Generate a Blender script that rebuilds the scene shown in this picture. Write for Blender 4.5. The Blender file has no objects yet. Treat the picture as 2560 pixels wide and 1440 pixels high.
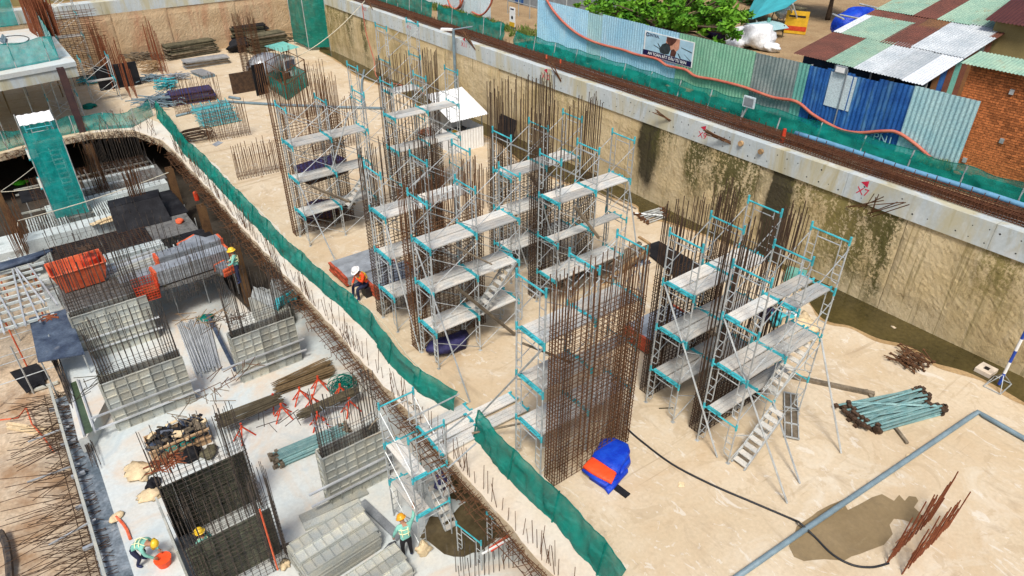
import bpy, math, random
import numpy as np
from mathutils import Vector, Matrix, Quaternion, noise
random.seed(7)
R = math.radians
scene = bpy.context.scene
col = scene.collection
# ------------------------------------------------------------- camera
FPX, CX, CY, CAMH = 1710.0, 1280.0, 720.0, 16.0
TH = math.atan(1100/1710.0); HD = R(53.2)
HEAD = Vector((math.cos(HD), math.sin(HD), 0)); RIGHT = Vector((math.sin(HD), -math.cos(HD), 0)); UP = Vector((0, 0, 1))
FW = HEAD*math.cos(TH) - UP*math.sin(TH); CU = HEAD*math.sin(TH) + UP*math.cos(TH)
cd = bpy.data.cameras.new('camera'); cam = bpy.data.objects.new('camera', cd); col.objects.link(cam)
cd.sensor_width = 36; cd.lens = 36*FPX/2560; cd.clip_end = 2000; cd.clip_start = .1
cam.matrix_world = Matrix(((RIGHT.x, CU.x, -FW.x, 0), (RIGHT.y, CU.y, -FW.y, 0), (RIGHT.z, CU.z, -FW.z, CAMH), (0, 0, 0, 1)))
scene.camera = cam
# ------------------------------------------------------------- sky, sun, exposure
SUN_EL, SUN_AZ = R(58), R(-132)          # direction towards the sun, azimuth measured from +X towards +Y
w = bpy.data.worlds.new('World'); scene.world = w; w.use_nodes = True
nt = w.node_tree; bg = nt.nodes['Background']
sky = nt.nodes.new('ShaderNodeTexSky'); sky.sky_type = 'NISHITA'; sky.sun_disc = False
sky.sun_elevation = SUN_EL; sky.sun_rotation = math.pi/2 - SUN_AZ; sky.dust_density = 4; sky.air_density = 1.0; sky.ozone_density = 1.0
nt.links.new(sky.outputs[0], bg.inputs[0]); bg.inputs[1].default_value = 0.085
sl = bpy.data.lights.new('sun', 'SUN'); sl.energy = 2.1; sl.angle = R(13); sl.color = (1, .95, .87)
so = bpy.data.objects.new('sun', sl); col.objects.link(so); so.location = (20, -10, 40)
sd = Vector((math.cos(SUN_EL)*math.cos(SUN_AZ), math.cos(SUN_EL)*math.sin(SUN_AZ), math.sin(SUN_EL)))
so.rotation_euler = sd.to_track_quat('Z', 'Y').to_euler()
vs = scene.view_settings; vs.view_transform = 'Standard'; vs.look = 'None'; vs.exposure = 0.68; vs.gamma = 1
try: vs.use_curve_mapping = False
except Exception: pass
# ------------------------------------------------------------- pixel -> world (only a direction; the depth comes from a plane it touches)
def ray(x, y): return FW*FPX + RIGHT*(x-CX) + CU*(CY-y)
def P(x, y, z=0.0):
    r = ray(x, y); return Vector((0, 0, CAMH)) + r*((z-CAMH)/r.z)
def PX(x, y, X):
    r = ray(x, y); return Vector((0, 0, CAMH)) + r*(X/r.x)
def PY(x, y, Y):
    r = ray(x, y); return Vector((0, 0, CAMH)) + r*(Y/r.y)
# ------------------------------------------------------------- materials
MATS = {}
def srgb(*c):
    return tuple(((v/255)/12.92 if v/255 <= .04045 else ((v/255+.055)/1.055)**2.4) for v in c)
def mat(name, c, rough=.8, metal=0, var=.22, scale=1.5, fine=18, bump=0, c2=None, rnd=0, alpha=None, streak=None, spec=.3, bscale=None, trans=0):
    m = bpy.data.materials.new(name); m.use_nodes = True; N = m.node_tree.nodes; L = m.node_tree.links
    b = N['Principled BSDF']; b.inputs['Roughness'].default_value = rough; b.inputs['Metallic'].default_value = metal
    b.inputs['Specular IOR Level'].default_value = spec
    g = N.new('ShaderNodeNewGeometry'); pos = g.outputs['Position']
    def noi(s, d=4, mp=None):
        n = N.new('ShaderNodeTexNoise'); n.inputs['Scale'].default_value = s; n.inputs['Detail'].default_value = d; n.inputs['Roughness'].default_value = .6
        if mp:
            v = N.new('ShaderNodeVectorMath'); v.operation = 'MULTIPLY'; v.inputs[1].default_value = mp; L.new(pos, v.inputs[0]); L.new(v.outputs[0], n.inputs['Vector'])
        else: L.new(pos, n.inputs['Vector'])
        return n.outputs['Fac']
    def ramp(f, a, bb):
        r = N.new('ShaderNodeMapRange'); r.inputs[1].default_value = a; r.inputs[2].default_value = bb; r.interpolation_type = 'SMOOTHSTEP'; L.new(f, r.inputs[0]); return r.outputs[0]
    def mix(f, a, bb, mode='MIX'):
        x = N.new('ShaderNodeMix'); x.data_type = 'RGBA'; x.blend_type = mode
        for i, v in ((0, f), (6, a), (7, bb)):
            if hasattr(v, 'is_output') or isinstance(v, bpy.types.NodeSocket): L.new(v, x.inputs[i])
            else: x.inputs[i].default_value = v if i == 0 else (*v[:3], 1)
        return x.outputs[2]
    lo = tuple(v*(1-var) for v in c); hi = tuple(min(1, v*(1+var)) for v in c)
    if c2: hi = c2; lo = c
    o = mix(ramp(noi(scale), .3, .7), lo, hi)
    f = mix(ramp(noi(fine, 3), .25, .75), (1-var*.8,)*3, (1+var*.5,)*3)
    o = mix(1.0, o, f, 'MULTIPLY')
    if streak:
        sc, amt, mp, thr = streak
        o = mix(ramp(noi(1.0, 5, mp), thr, thr+.18), o, mix(amt, o, sc))
    if rnd:
        oi = N.new('ShaderNodeObjectInfo'); r = N.new('ShaderNodeMapRange'); r.inputs[3].default_value = 1-rnd; r.inputs[4].default_value = 1+rnd*.6; L.new(oi.outputs['Random'], r.inputs[0])
        cb = N.new('ShaderNodeCombineColor'); [L.new(r.outputs[0], cb.inputs[i]) for i in range(3)]
        o = mix(1.0, o, cb.outputs[0], 'MULTIPLY')
    L.new(o, b.inputs['Base Color'])
    if bump:
        bp = N.new('ShaderNodeBump'); bp.inputs['Strength'].default_value = bump; bp.inputs['Distance'].default_value = .05
        L.new(noi(bscale or fine, 6), bp.inputs['Height']); L.new(bp.outputs[0], b.inputs['Normal'])
    if alpha is not None:
        t = N.new('ShaderNodeBsdfTransparent'); ms = N.new('ShaderNodeMixShader'); out = N['Material Output']
        tl = N.new('ShaderNodeBsdfTranslucent'); L.new(o, tl.inputs[0]); m2 = N.new('ShaderNodeMixShader'); m2.inputs[0].default_value = .35
        L.new(b.outputs[0], m2.inputs[1]); L.new(tl.outputs[0], m2.inputs[2])
        ar = N.new('ShaderNodeMapRange'); ar.inputs[1].default_value = .3; ar.inputs[2].default_value = .7; ar.inputs[3].default_value = alpha-.1; ar.inputs[4].default_value = min(1, alpha+.1)
        L.new(noi(2.2, 3), ar.inputs[0]); L.new(ar.outputs[0], ms.inputs[0])
        L.new(t.outputs[0], ms.inputs[1]); L.new(m2.outputs[0], ms.inputs[2]); L.new(ms.outputs[0], out.inputs[0])
    m['h'] = 1
    MATS[name] = m; m.node_tree.nodes['Principled BSDF'].name = 'Principled BSDF'
    return m
M = MATS
mat('steel', (.50, .53, .53), .45, .35, .2, 3, 30, rnd=.25, streak=((.25, .15, .07), .6, (6, 6, 2), .62))
mat('teal', (.06, .42, .48), .5, .1, .25, 4, 30, rnd=.15)
mat('tube_teal', (.17, .34, .35), .5, .2, .25, 4, 30, rnd=.3, c2=(.27, .43, .42))
mat('plank', (.50, .52, .51), .7, 0, .22, 1.6, 26, rnd=.3, c2=(.64, .60, .53), streak=((.25, .2, .15), .5, (4, 4, 4), .6))
mat('rust', (.085, .040, .020), .85, 0, .35, 5, 40, c2=(.16, .075, .032), rnd=.1)
mat('rust_dark', (.045, .028, .019), .85, 0, .35, 5, 40, c2=(.095, .055, .032))
mat('rust_cap', (.075, .028, .014), .85, 0, .35, 5, 40, c2=(.14, .055, .025))
mat('rust_red', (.17, .045, .02), .85, 0, .35, 5, 40, c2=(.25, .085, .035))
mat('bar_grey', (.035, .036, .040), .75, .2, .3, 5, 40, c2=(.13, .10, .075))
mat('net', (.0, .225, .175), .8, 0, .2, 1.2, 60, alpha=.88, streak=((.02, .33, .27), .8, (3, .5, 5), .5), bump=.8, bscale=5)
mat('net_mid', (.0, .23, .18), .8, 0, .25, 1.2, 60, alpha=.72, streak=((.0, .34, .28), .8, (1.2, 1.2, 2.5), .5), bump=.5, bscale=3)
mat('net_thin', (.0, .33, .30), .8, 0, .25, 1.5, 60, alpha=.66, streak=((.08, .45, .40), .7, (1.5, 1.5, 1.5), .55))
mat('net_teal', (.01, .42, .39), .8, 0, .25, 1.5, 60, alpha=.74, streak=((.0, .28, .26), .8, (2, 2, 2), .5), bump=.5, bscale=3)
mat('alu', (.42, .45, .43), .5, .25, .22, 2.5, 25, rnd=.28, c2=(.53, .52, .44), streak=((.32, .22, .10), .5, (3, 3, 1.5), .63))
mat('alu_bright', (.55, .58, .60), .4, .35, .15, 2, 30, rnd=.2)
mat('ply_black', (.010, .010, .012), .65, 0, .4, 1.2, 14, c2=(.022, .023, .027), streak=((.10, .095, .09), .4, (1.2, 1.2, 1.2), .62), spec=.12)
mat('ply_blue', (.035, .05, .085), .5, 0, .4, 1.5, 14, c2=(.09, .12, .17), streak=((.3, .3, .3), .4, (2, 2, 2), .6))
mat('wood', (.36, .235, .12), .85, 0, .3, 3, 30, rnd=.3, streak=((.15, .09, .05), .6, (5, 1, 5), .55))
mat('wood_grey', (.21, .17, .12), .9, 0, .35, 3, 30, rnd=.4)
mat('wood_dark', (.10, .09, .055), .9, 0, .4, 3, 30, rnd=.45)
mat('red_paint', (.50, .035, .015), .55, 0, .25, 5, 40, c2=(.62, .09, .03))
mat('orange_paint', (.60, .085, .035), .6, 0, .25, 4, 30, c2=(.72, .17, .07), streak=((.75, .5, .42), .6, (2, 2, 2), .58))
mat('red_end', (.40, .075, .035), .7, 0, .3, 5, 40)
mat('galv', (.40, .43, .46), .4, .45, .2, 2, 25, rnd=.2)
mat('pipe_grey', (.17, .24, .28), .5, 0, .15, 3, 30)
mat('pipe_blue', (.13, .30, .46), .45, 0, .12, 3, 30)
mat('hose_black', (.02, .022, .026), .5, 0, .2, 3, 30)
mat('hose_red', (.45, .10, .07), .5, 0, .15, 2, 50, c2=(.52, .17, .11))
mat('tarp_blue', (.004, .03, .42), .45, 0, .15, 3, 30, c2=(.01, .07, .55), bump=.7, bscale=7)
mat('tarp_orange', (.85, .085, .02), .5, 0, .12, 3, 30, bump=.6, bscale=7)
mat('tarp_navy', (.03, .028, .10), .6, 0, .3, 3, 30, bump=.6, bscale=7)
mat('tarp_teal', (.06, .42, .47), .5, 0, .15, 1, 30, bump=.5, bscale=3)
mat('bag_white', (.72, .74, .76), .6, 0, .12, 3, 30, bump=.9, bscale=6)
mat('bag_tan', (.66, .52, .32), .7, 0, .15, 4, 30, bump=.8, bscale=8)
mat('white_paint', (.78, .79, .78), .5, 0, .06, 2, 30, streak=((.5, .45, .35), .4, (4, 4, 1), .62))
mat('black_paint', (.015, .015, .018), .5, 0, .3, 3, 30)
mat('navy', (.012, .008, .06), .5, 0, .1, 3, 30)
mat('blue_paint', (.02, .07, .40), .5, 0, .15, 3, 30)
mat('yellow_paint', (.70, .42, .03), .5, 0, .12, 3, 30)
mat('red_mark', (.55, .02, .06), .8, 0, .2, 12, 60)
mat('grey_paint', (.22, .25, .27), .5, 0, .15, 3, 30)
mat('skin', (.36, .19, .12), .6, 0, .1, 8, 40)
mat('shirt_mint', (.20, .48, .40), .85, 0, .15, 8, 40)
mat('shirt_orange', (.75, .075, .02), .8, 0, .15, 8, 40)
mat('trousers', (.02, .025, .06), .85, 0, .2, 8, 40)
mat('trousers_black', (.014, .013, .016), .85, 0, .2, 8, 40)
mat('boots', (.02, .03, .09), .6, 0, .2, 8, 40)
mat('reflective', (.75, .75, .45), .5, 0, .1, 8, 40)
mat('helmet_yellow', (.80, .52, .03), .35, 0, .05, 8, 40, spec=.5)
mat('helmet_white', (.80, .80, .78), .35, 0, .05, 8, 40, spec=.5)
mat('helmet_orange', (.80, .36, .02), .35, 0, .05, 8, 40, spec=.5)
mat('kingpost', (.085, .045, .022), .8, 0, .35, 1.5, 25, c2=(.16, .085, .035), streak=((.05, .03, .02), .6, (3, 3, 1), .6))
mat('post_purple', (.045, .028, .032), .7, 0, .3, 1.5, 25, c2=(.085, .045, .04))
mat('brick', (.50, .16, .05), .9, 0, .3, 9, 40, rnd=.35, bump=.4, streak=((.09, .06, .04), .6, (1.2, 1.2, 2), .60))
mat('mortar', (.13, .07, .045), .95, 0, .3, 4, 40)
mat('olive_wall', (.26, .21, .09), .9, 0, .15, 1, 20)
mat('leaf', (.05, .19, .012), .7, 0, .45, .8, 12, c2=(.16, .36, .02), rnd=.2)
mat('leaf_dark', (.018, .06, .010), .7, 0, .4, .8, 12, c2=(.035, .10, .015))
mat('bark', (.10, .07, .045), .9, 0, .3, 5, 30)
mat('grass', (.08, .16, .02), .9, 0, .4, 1, 12, c2=(.17, .19, .05))
mat('earth', (.30, .20, .105), .95, 0, .3, .8, 10, bump=.5, c2=(.38, .27, .15))
mat('soil', (.47, .36, .245), .95, 0, .3, .7, 8, bump=.6, c2=(.54, .45, .34), streak=((.27, .15, .07), .85, (.33, .33, .33), .49))
mat('rope', (.62, .58, .46), .8, 0, .1, 8, 30)
mat('dark_void', (.012, .011, .011), .95, 0, .3, 1, 10)
mat('grey_shade_board', (.10, .10, .10), .8, 0, .4, 1.5, 14, c2=(.20, .20, .19), streak=((.03, .03, .03), .7, (1.5, 1.5, 1.5), .5))  # grey deck boards; also the shade painted onto the rear joists
mat('beam_form', (.46, .53, .53), .6, 0, .2, .9, 18, c2=(.58, .63, .62), streak=((.22, .24, .22), .6, (1.5, 1.5, 3), .55))
mat('glass_dark', (.05, .08, .13), .3, 0, .2, 2, 20, spec=.5)
mat('shed_dark', (.03, .045, .075), .8, 0, .3, 1, 10)
# ------------------------------------------------------------- geometry helpers
ORG = {}
def V(*a): return Vector(a)
class MB:
    def __init__(s): s.v = []; s.f = []; s.mi = []; s.k = 0
    def add(s, vs, fs):
        o = len(s.v); s.v += [tuple(v) for v in vs]; s.f += [tuple(i+o for i in f) for f in fs]; s.mi += [s.k]*len(fs); return s
    def box(s, c, d, M3=None):
        x, y, z = d[0]/2, d[1]/2, d[2]/2; c = Vector(c)
        vs = [Vector((a, b, e)) for a in (-x, x) for b in (-y, y) for e in (-z, z)]
        if M3 is not None: vs = [M3 @ v for v in vs]
        return s.add([c+v for v in vs], [(0, 1, 3, 2), (4, 6, 7, 5), (0, 4, 5, 1), (2, 3, 7, 6), (0, 2, 6, 4), (1, 5, 7, 3)])
    def bb(s, a, b):
        a = Vector(a); b = Vector(b); return s.box((a+b)/2, [abs(q) for q in (b-a)])
    def beam(s, a, b, w, h):
        a = Vector(a); b = Vector(b); d = b-a; q = d.to_track_quat('X', 'Z').to_matrix()
        return s.box((a+b)/2, (d.length, w, h), q)
    def bar(s, a, b, r, n=4, r2=None, cap=False):
        a = Vector(a); b = Vector(b); d = b-a
        if d.length < 1e-6: return s
        q = d.to_track_quat('Z', 'X').to_matrix(); r2 = r if r2 is None else r2
        vs = []
        for p, rr in ((a, r), (b, r2)):
            for i in range(n):
                t = 2*math.pi*i/n+.4; vs.append(p+q @ Vector((rr*math.cos(t), rr*math.sin(t), 0)))
        fs = [(i, (i+1) % n, n+(i+1) % n, n+i) for i in range(n)]
        if cap or n >= 6: fs += [tuple(range(n-1, -1, -1)), tuple(range(n, 2*n))]
        return s.add(vs, fs)
    def path(s, pts, r, n=6, closed=False):
        pts = [Vector(p) for p in pts]; m = len(pts); vs = []; up = None
        for i, p in enumerate(pts):
            a = pts[i-1] if (i or closed) else p; b = pts[(i+1) % m] if (i < m-1 or closed) else p
            d = (b-a).normalized()
            if up is None: up = d.orthogonal().normalized()
            up = (up - d*up.dot(d)).normalized(); sd_ = d.cross(up)
            rr = r[i] if isinstance(r, (list, tuple)) else r
            vs += [p + up*rr*math.cos(2*math.pi*k/n) + sd_*rr*math.sin(2*math.pi*k/n) for k in range(n)]
        fs = []
        for i in range(m if closed else m-1):
            j = (i+1) % m
            fs += [(i*n+k, i*n+(k+1) % n, j*n+(k+1) % n, j*n+k) for k in range(n)]
        if not closed: fs += [tuple(range(n-1, -1, -1)), tuple((m-1)*n+k for k in range(n))]
        return s.add(vs, fs)
    def poly(s, pts): return s.add(pts, [tuple(range(len(pts)))])
    def prism(s, pts, dz):
        n = len(pts); pts = [Vector(p) for p in pts]
        lo = [p+Vector((0, 0, dz)) for p in pts]
        return s.add(pts+lo, [tuple(range(n)), tuple(range(2*n-1, n-1, -1))]+[(i, n+i, n+(i+1) % n, (i+1) % n) for i in range(n)])
    def grid(s, fn, nu, nv):
        vs = [fn(i/nu, j/nv) for i in range(nu+1) for j in range(nv+1)]
        return s.add(vs, [(i*(nv+1)+j, (i+1)*(nv+1)+j, (i+1)*(nv+1)+j+1, i*(nv+1)+j+1) for i in range(nu) for j in range(nv)])
    def blob(s, c, d, seed=0, amp=.25, n=10, M3=None):
        c = Vector(c)
        def fn(u, v):
            t = 2*math.pi*u; ph = math.pi*v; p = Vector((math.sin(ph)*math.cos(t), math.sin(ph)*math.sin(t), math.cos(ph)))
            k = 1+amp*noise.noise(p*1.6+Vector((seed*7.1, seed*3.3, 0)))*1.6+amp*.5*noise.noise(p*4+Vector((seed, 0, seed*2)))
            q = Vector((p.x*d[0], p.y*d[1], p.z*d[2]))*k*.5
            return c+(M3 @ q if M3 is not None else q)
        return s.grid(fn, n*2, n)
    def corr(s, o, u, v, nrm, wd, ln, pitch=.12, amp=.02, nl=1):
        o = Vector(o); u = Vector(u).normalized(); v = Vector(v).normalized(); nrm = Vector(nrm).normalized()
        k = max(2, int(wd/pitch*4)); sh = (.0, 1, 1, 0)
        return s.grid(lambda a, b: o+u*(a*wd)+v*(b*ln)+nrm*(amp*sh[int(round(a*k)) % 4]), k, nl)
    def mesh(s, name, mats, smooth=False, org=None):
        me = bpy.data.meshes.new(name)
        vs = s.v if org is None else [(x-org.x, y-org.y, z-org.z) for x, y, z in s.v]
        me.from_pydata(vs, [], s.f)
        for m in (mats if isinstance(mats, (list, tuple)) else [mats]): me.materials.append(M[m] if isinstance(m, str) else m)
        if any(s.mi): me.polygons.foreach_set('material_index', s.mi)
        if smooth: me.polygons.foreach_set('use_smooth', [True]*len(s.f))
        me.update(); return me
    def obj(s, name, mats, parent=None, smooth=False, kind=None, label=None):
        org = ORG.get(parent) if parent else None
        return inst(name, s.mesh(name, mats, smooth, org), parent, kind=kind, label=label)
def inst(name, me, parent=None, loc=None, rot=None, scale=None, kind=None, label=None):
    o = bpy.data.objects.new(name, me); col.objects.link(o)
    if parent:
        o.parent = parent; pl = ORG[parent]
    else: pl = Vector((0, 0, 0))
    if loc is not None: o.location = Vector(loc)-pl
    ORG[o] = Vector(loc) if loc is not None else pl
    if rot is not None: o.rotation_euler = rot
    if scale is not None: o.scale = scale
    if kind: o['kind'] = kind
    if label: o['label'] = label
    return o
def tag(o, label, cat, group=None, kind=None):
    o['label'] = label; o['category'] = cat
    if group: o['group'] = group
    if kind: o['kind'] = kind
    return o
def thing(name, label, cat, loc=(0, 0, 0), group=None):
    o = bpy.data.objects.new(name, None); col.objects.link(o); o.location = Vector(loc); o.empty_display_size = .2
    ORG[o] = Vector(loc); return tag(o, label, cat, group)
def solo(mb, name, mats, label, cat, loc=None, group=None, smooth=False):
    "a thing that is one mesh, its origin at its base"
    if loc is None:
        a = np.array(mb.v); loc = Vector(((a[:, 0].min()+a[:, 0].max())/2, (a[:, 1].min()+a[:, 1].max())/2, a[:, 2].min()))
    o = inst(name, mb.mesh(name, mats, smooth, Vector(loc)), None, loc=loc); return tag(o, label, cat, group)
def struct(mb, name, mats, smooth=False):
    return inst(name, mb.mesh(name, mats, smooth), None, kind='structure')
def text_mesh(txt, size, mname, depth=.004, bold=0.0, align='CENTER'):
    c = bpy.data.curves.new('lettering', 'FONT'); c.body = txt; c.size = size; c.extrude = depth; c.offset = bold; c.align_x = align; c.align_y = 'CENTER'
    o = bpy.data.objects.new('lettering_tmp', c); col.objects.link(o)
    me = bpy.data.meshes.new_from_object(o.evaluated_get(bpy.context.evaluated_depsgraph_get())); bpy.data.objects.remove(o); bpy.data.curves.remove(c)
    me.materials.clear(); me.materials.append(M[mname]); return me
ROT_WX = (math.pi/2, 0, -math.pi/2)        # text that faces -X, reading towards -Y
def rnd(a, b): return random.uniform(a, b)
def sag(a, b, d, n=10):
    a = Vector(a); b = Vector(b); return [a.lerp(b, i/n)-Vector((0, 0, d*4*(i/n)*(1-i/n))) for i in range(n+1)]
def smoothpts(pts, k=6):
    pts = [Vector(p) for p in pts]; out = []
    for i in range(len(pts)-1):
        p0 = pts[max(0, i-1)]; p1 = pts[i]; p2 = pts[i+1]; p3 = pts[min(len(pts)-1, i+2)]
        for j in range(k):
            t = j/k; out.append(.5*((2*p1)+(p2-p0)*t+(2*p0-5*p1+4*p2-p3)*t*t+(3*p1-p0-3*p2+p3)*t**3))
    return out+[pts[-1]]
def rag(pts, amp, n=5):
    out = []
    for i in range(len(pts)):
        a = Vector(pts[i]); b = Vector(pts[(i+1) % len(pts)]); out.append(a)
        m = max(1, min(n, int((b-a).length/.25)))
        for j in range(1, m): out.append(a.lerp(b, j/m)+Vector((rnd(-amp, amp), rnd(-amp, amp), 0)))
    return out
# ============================================================= the setting
def concrete(name, base, tint, dirt, sc=.35):
    m = mat(name, base, .85, 0, .1, sc, 9, c2=tint, bump=.12, bscale=30); N = m.node_tree.nodes; L = m.node_tree.links
    b = N['Principled BSDF']; src = b.inputs['Base Color'].links[0].from_socket
    g = N.new('ShaderNodeNewGeometry')
    def layer(src, scale, a, bb, c, amt, mp=None, dist=1.5):
        n = N.new('ShaderNodeTexNoise'); n.inputs['Scale'].default_value = scale; n.inputs['Detail'].default_value = 8; n.inputs['Roughness'].default_value = .65; n.inputs['Distortion'].default_value = dist
        v = N.new('ShaderNodeVectorMath'); v.operation = 'MULTIPLY'; v.inputs[1].default_value = mp or (1, 1, 1); L.new(g.outputs['Position'], v.inputs[0]); L.new(v.outputs[0], n.inputs['Vector'])
        r = N.new('ShaderNodeMapRange'); r.inputs[1].default_value = a; r.inputs[2].default_value = bb; r.inputs[4].default_value = amt; L.new(n.outputs['Fac'], r.inputs[0])
        x = N.new('ShaderNodeMix'); x.data_type = 'RGBA'; L.new(r.outputs[0], x.inputs[0]); L.new(src, x.inputs[6]); x.inputs[7].default_value = (*c, 1); return x.outputs[2]
    for d in dirt: src = layer(src, *d)
    L.new(src, b.inputs['Base Color']); return m
concrete('slab', (.53, .425, .285), (.59, .495, .36), [(.18, .47, .66, (.50, .365, .22), .65), (.55, .54, .72, (.63, .57, .46), .7), (.35, .57, .60, (.44, .34, .22), .5, (1, 1, 1), 3), (1.0, .60, .615, (.66, .62, .54), .6, (1, .5, 1), 4), (.5, .60, .66, (.36, .27, .17), .6, (.25, 3.0, 1), 1), (16, .67, .70, (.28, .21, .14), .6), (.8, .56, .74, (.33, .25, .165), .55, (1, .35, 1), 2.5), (2.2, .60, .74, (.37, .28, .19), .45), (7, .62, .74, (.40, .31, .22), .45)])
concrete('strip', (.62, .53, .42), (.66, .63, .57), [(.5, .5, .7, (.52, .40, .27), .5), (2.5, .62, .75, (.35, .28, .2), .5)], .3)
concrete('low_slab', (.53, .59, .60), (.56, .55, .50), [(.25, .50, .66, (.58, .46, .34), .75), (.55, .54, .70, (.40, .47, .50), .65), (1.7, .6, .75, (.60, .62, .62), .7), (3.5, .62, .75, (.22, .22, .21), .35)], .4)
concrete('cap', (.42, .48, .50), (.52, .57, .58), [(.45, .46, .6, (.47, .42, .25), .75, (1, 1, .2)), (1.3, .54, .68, (.30, .25, .11), .6, (1, 1, .10)), (.8, .56, .7, (.62, .66, .68), .6, (1, 1, .3)), (5, .66, .72, (.16, .17, .17), .6)], .5)
concrete('damp', (.20, .145, .075), (.25, .185, .10), [(.9, .5, .7, (.16, .12, .07), .6), (3, .55, .7, (.28, .22, .13), .4)], .5)
m = mat('wet', (.045, .036, .012), .12, 0, .3, .4, 6, c2=(.085, .065, .022), spec=.5)
m = mat('water_brown', (.07, .055, .03), .10, 0, .3, .5, 6, c2=(.13, .10, .055), spec=.5)
def wall_mat(name, base, c2, stains, blackY, red=0):
    m = concrete(name, base, c2, stains, .45); N = m.node_tree.nodes; L = m.node_tree.links; b = N['Principled BSDF']
    src = b.inputs['Base Color'].links[0].from_socket; g = N.new('ShaderNodeNewGeometry'); sx = N.new('ShaderNodeSeparateXYZ'); L.new(g.outputs['Position'], sx.inputs[0])
    nz = N.new('ShaderNodeTexNoise'); nz.inputs['Scale'].default_value = .9; nz.inputs['Detail'].default_value = 6; L.new(g.outputs['Position'], nz.inputs['Vector'])
    def ma(op, a, bb=None, c=None):
        n = N.new('ShaderNodeMath'); n.operation = op
        for i, q in enumerate((a, bb, c)):
            if q is None: continue
            if isinstance(q, (int, float)): n.inputs[i].default_value = q
            else: L.new(q, n.inputs[i])
        return n.outputs[0]
    yy = ma('ADD', sx.outputs[1], ma('MULTIPLY', ma('SUBTRACT', nz.outputs['Fac'], .5), 1.1))
    for (y0, wd, colr, amt, zt, zb) in blackY:      # leak stains below the cap: position along the wall, width, colour, strength, z range
        d = ma('DIVIDE', ma('SUBTRACT', yy, y0), wd); gs = ma('POWER', 2.718, ma('MULTIPLY', ma('MULTIPLY', d, d), -1))
        rz = N.new('ShaderNodeMapRange'); rz.inputs[1].default_value = zb; rz.inputs[2].default_value = zt; L.new(sx.outputs[2], rz.inputs[0])
        n2 = N.new('ShaderNodeTexNoise'); n2.inputs['Scale'].default_value = 2.6; n2.inputs['Detail'].default_value = 9; n2.inputs['Roughness'].default_value = .75
        v = N.new('ShaderNodeVectorMath'); v.operation = 'MULTIPLY'; v.inputs[1].default_value = (1, 1, .4); L.new(g.outputs['Position'], v.inputs[0]); L.new(v.outputs[0], n2.inputs['Vector']); n2.inputs['Scale'].default_value = 2.0 if amt < 2 else .8
        n3 = N.new('ShaderNodeTexNoise'); n3.inputs['Scale'].default_value = 9; n3.inputs['Detail'].default_value = 6; n3.inputs['Roughness'].default_value = .8; L.new(g.outputs['Position'], n3.inputs['Vector'])
        nn = ma('ADD', ma('MULTIPLY', n2.outputs['Fac'], .5), ma('MULTIPLY', n3.outputs['Fac'], .5))
        rn = N.new('ShaderNodeMapRange'); rn.inputs[1].default_value = .455 if amt < 2 else .25; rn.inputs[2].default_value = .535 if amt < 2 else .5; L.new(nn, rn.inputs[0])
        f = ma('MULTIPLY', ma('MULTIPLY', ma('MULTIPLY', gs, rz.outputs[0]), rn.outputs[0]), amt)
        f = ma('MINIMUM', ma('MULTIPLY', f, 1.9), .95)
        x = N.new('ShaderNodeMix'); x.data_type = 'RGBA'; L.new(f, x.inputs[0]); L.new(src, x.inputs[6]); x.inputs[7].default_value = (*colr, 1); src = x.outputs[2]
    L.new(src, b.inputs['Base Color'])
    for n in list(N):
        if n.type == 'BUMP': n.inputs['Strength'].default_value = .8
    return m
MOSS, DARK, OLV = (.075, .070, .018), (.022, .019, .010), (.20, .165, .055)
wall_mat('wall_right', (.53, .41, .215), (.64, .53, .335), [(20, .58, .66, (.22, .15, .07), .55), (1.0, .585, .63, (.20, .16, .06), .6, (1, 4.5, .10), .5), (6, .57, .64, (.30, .21, .10), .5, (1, 1, .6), 1), (1.5, .60, .80, (.17, .14, .05), .75, (1, 1, .09), .8), (.5, .5, .72, (.30, .215, .10), .6, (1, 1, .5)), (1.3, .56, .74, (.24, .165, .08), .7, (1, 1, .8), 3), (3.2, .6, .72, (.17, .115, .06), .6, (1, 1, .7), 2), (1.1, .55, .75, (.55, .46, .32), .6, (1, 1, .2))],
    [(15.1, .34, DARK, 6, 3.0, -2.5), (14.0, .8, MOSS, .9, 4.2, 2.3), (11.4, 1.1, MOSS, 1.7, 4.0, .2), (10.1, .35, MOSS, 1.4, 3.8, -1), (12.4, 1.4, OLV, .9, 4.2, -.8), (17.6, 1.3, MOSS, 1.5, 4.2, .0), (19.8, .6, MOSS, 1.4, 4.2, .6), (22.9, .5, DARK, 2.2, 3.6, .2), (22.2, 1.0, MOSS, .6, 4.2, 1), (30, 3, OLV, .35, 4.1, 1.5), (6.2, 1.2, OLV, .6, 3.4, 1.0), (4.2, .7, MOSS, .5, 3, 1.2), (58.5, 1.0, MOSS, .8, 4.2, -1), (55.5, .7, MOSS, .8, 4.2, -2), (62, 2.6, OLV, .8, 4.1, -2), (50, 2.5, OLV, .4, 4.1, .5)])
wall_mat('wall_back', (.47, .325, .185), (.57, .43, .27), [(18, .58, .66, (.27, .17, .09), .5), (.4, .5, .7, (.42, .21, .12), .8, (1, 1, .25)), (.9, .54, .7, (.36, .13, .08), .6, (1, 1, .08), .6), (2.5, .58, .72, (.27, .15, .08), .5, (1, 1, .8), 2), (.8, .6, .75, (.22, .17, .07), .6, (1, 1, .15))], [])

WX, WY = 26.1, 70.0
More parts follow.
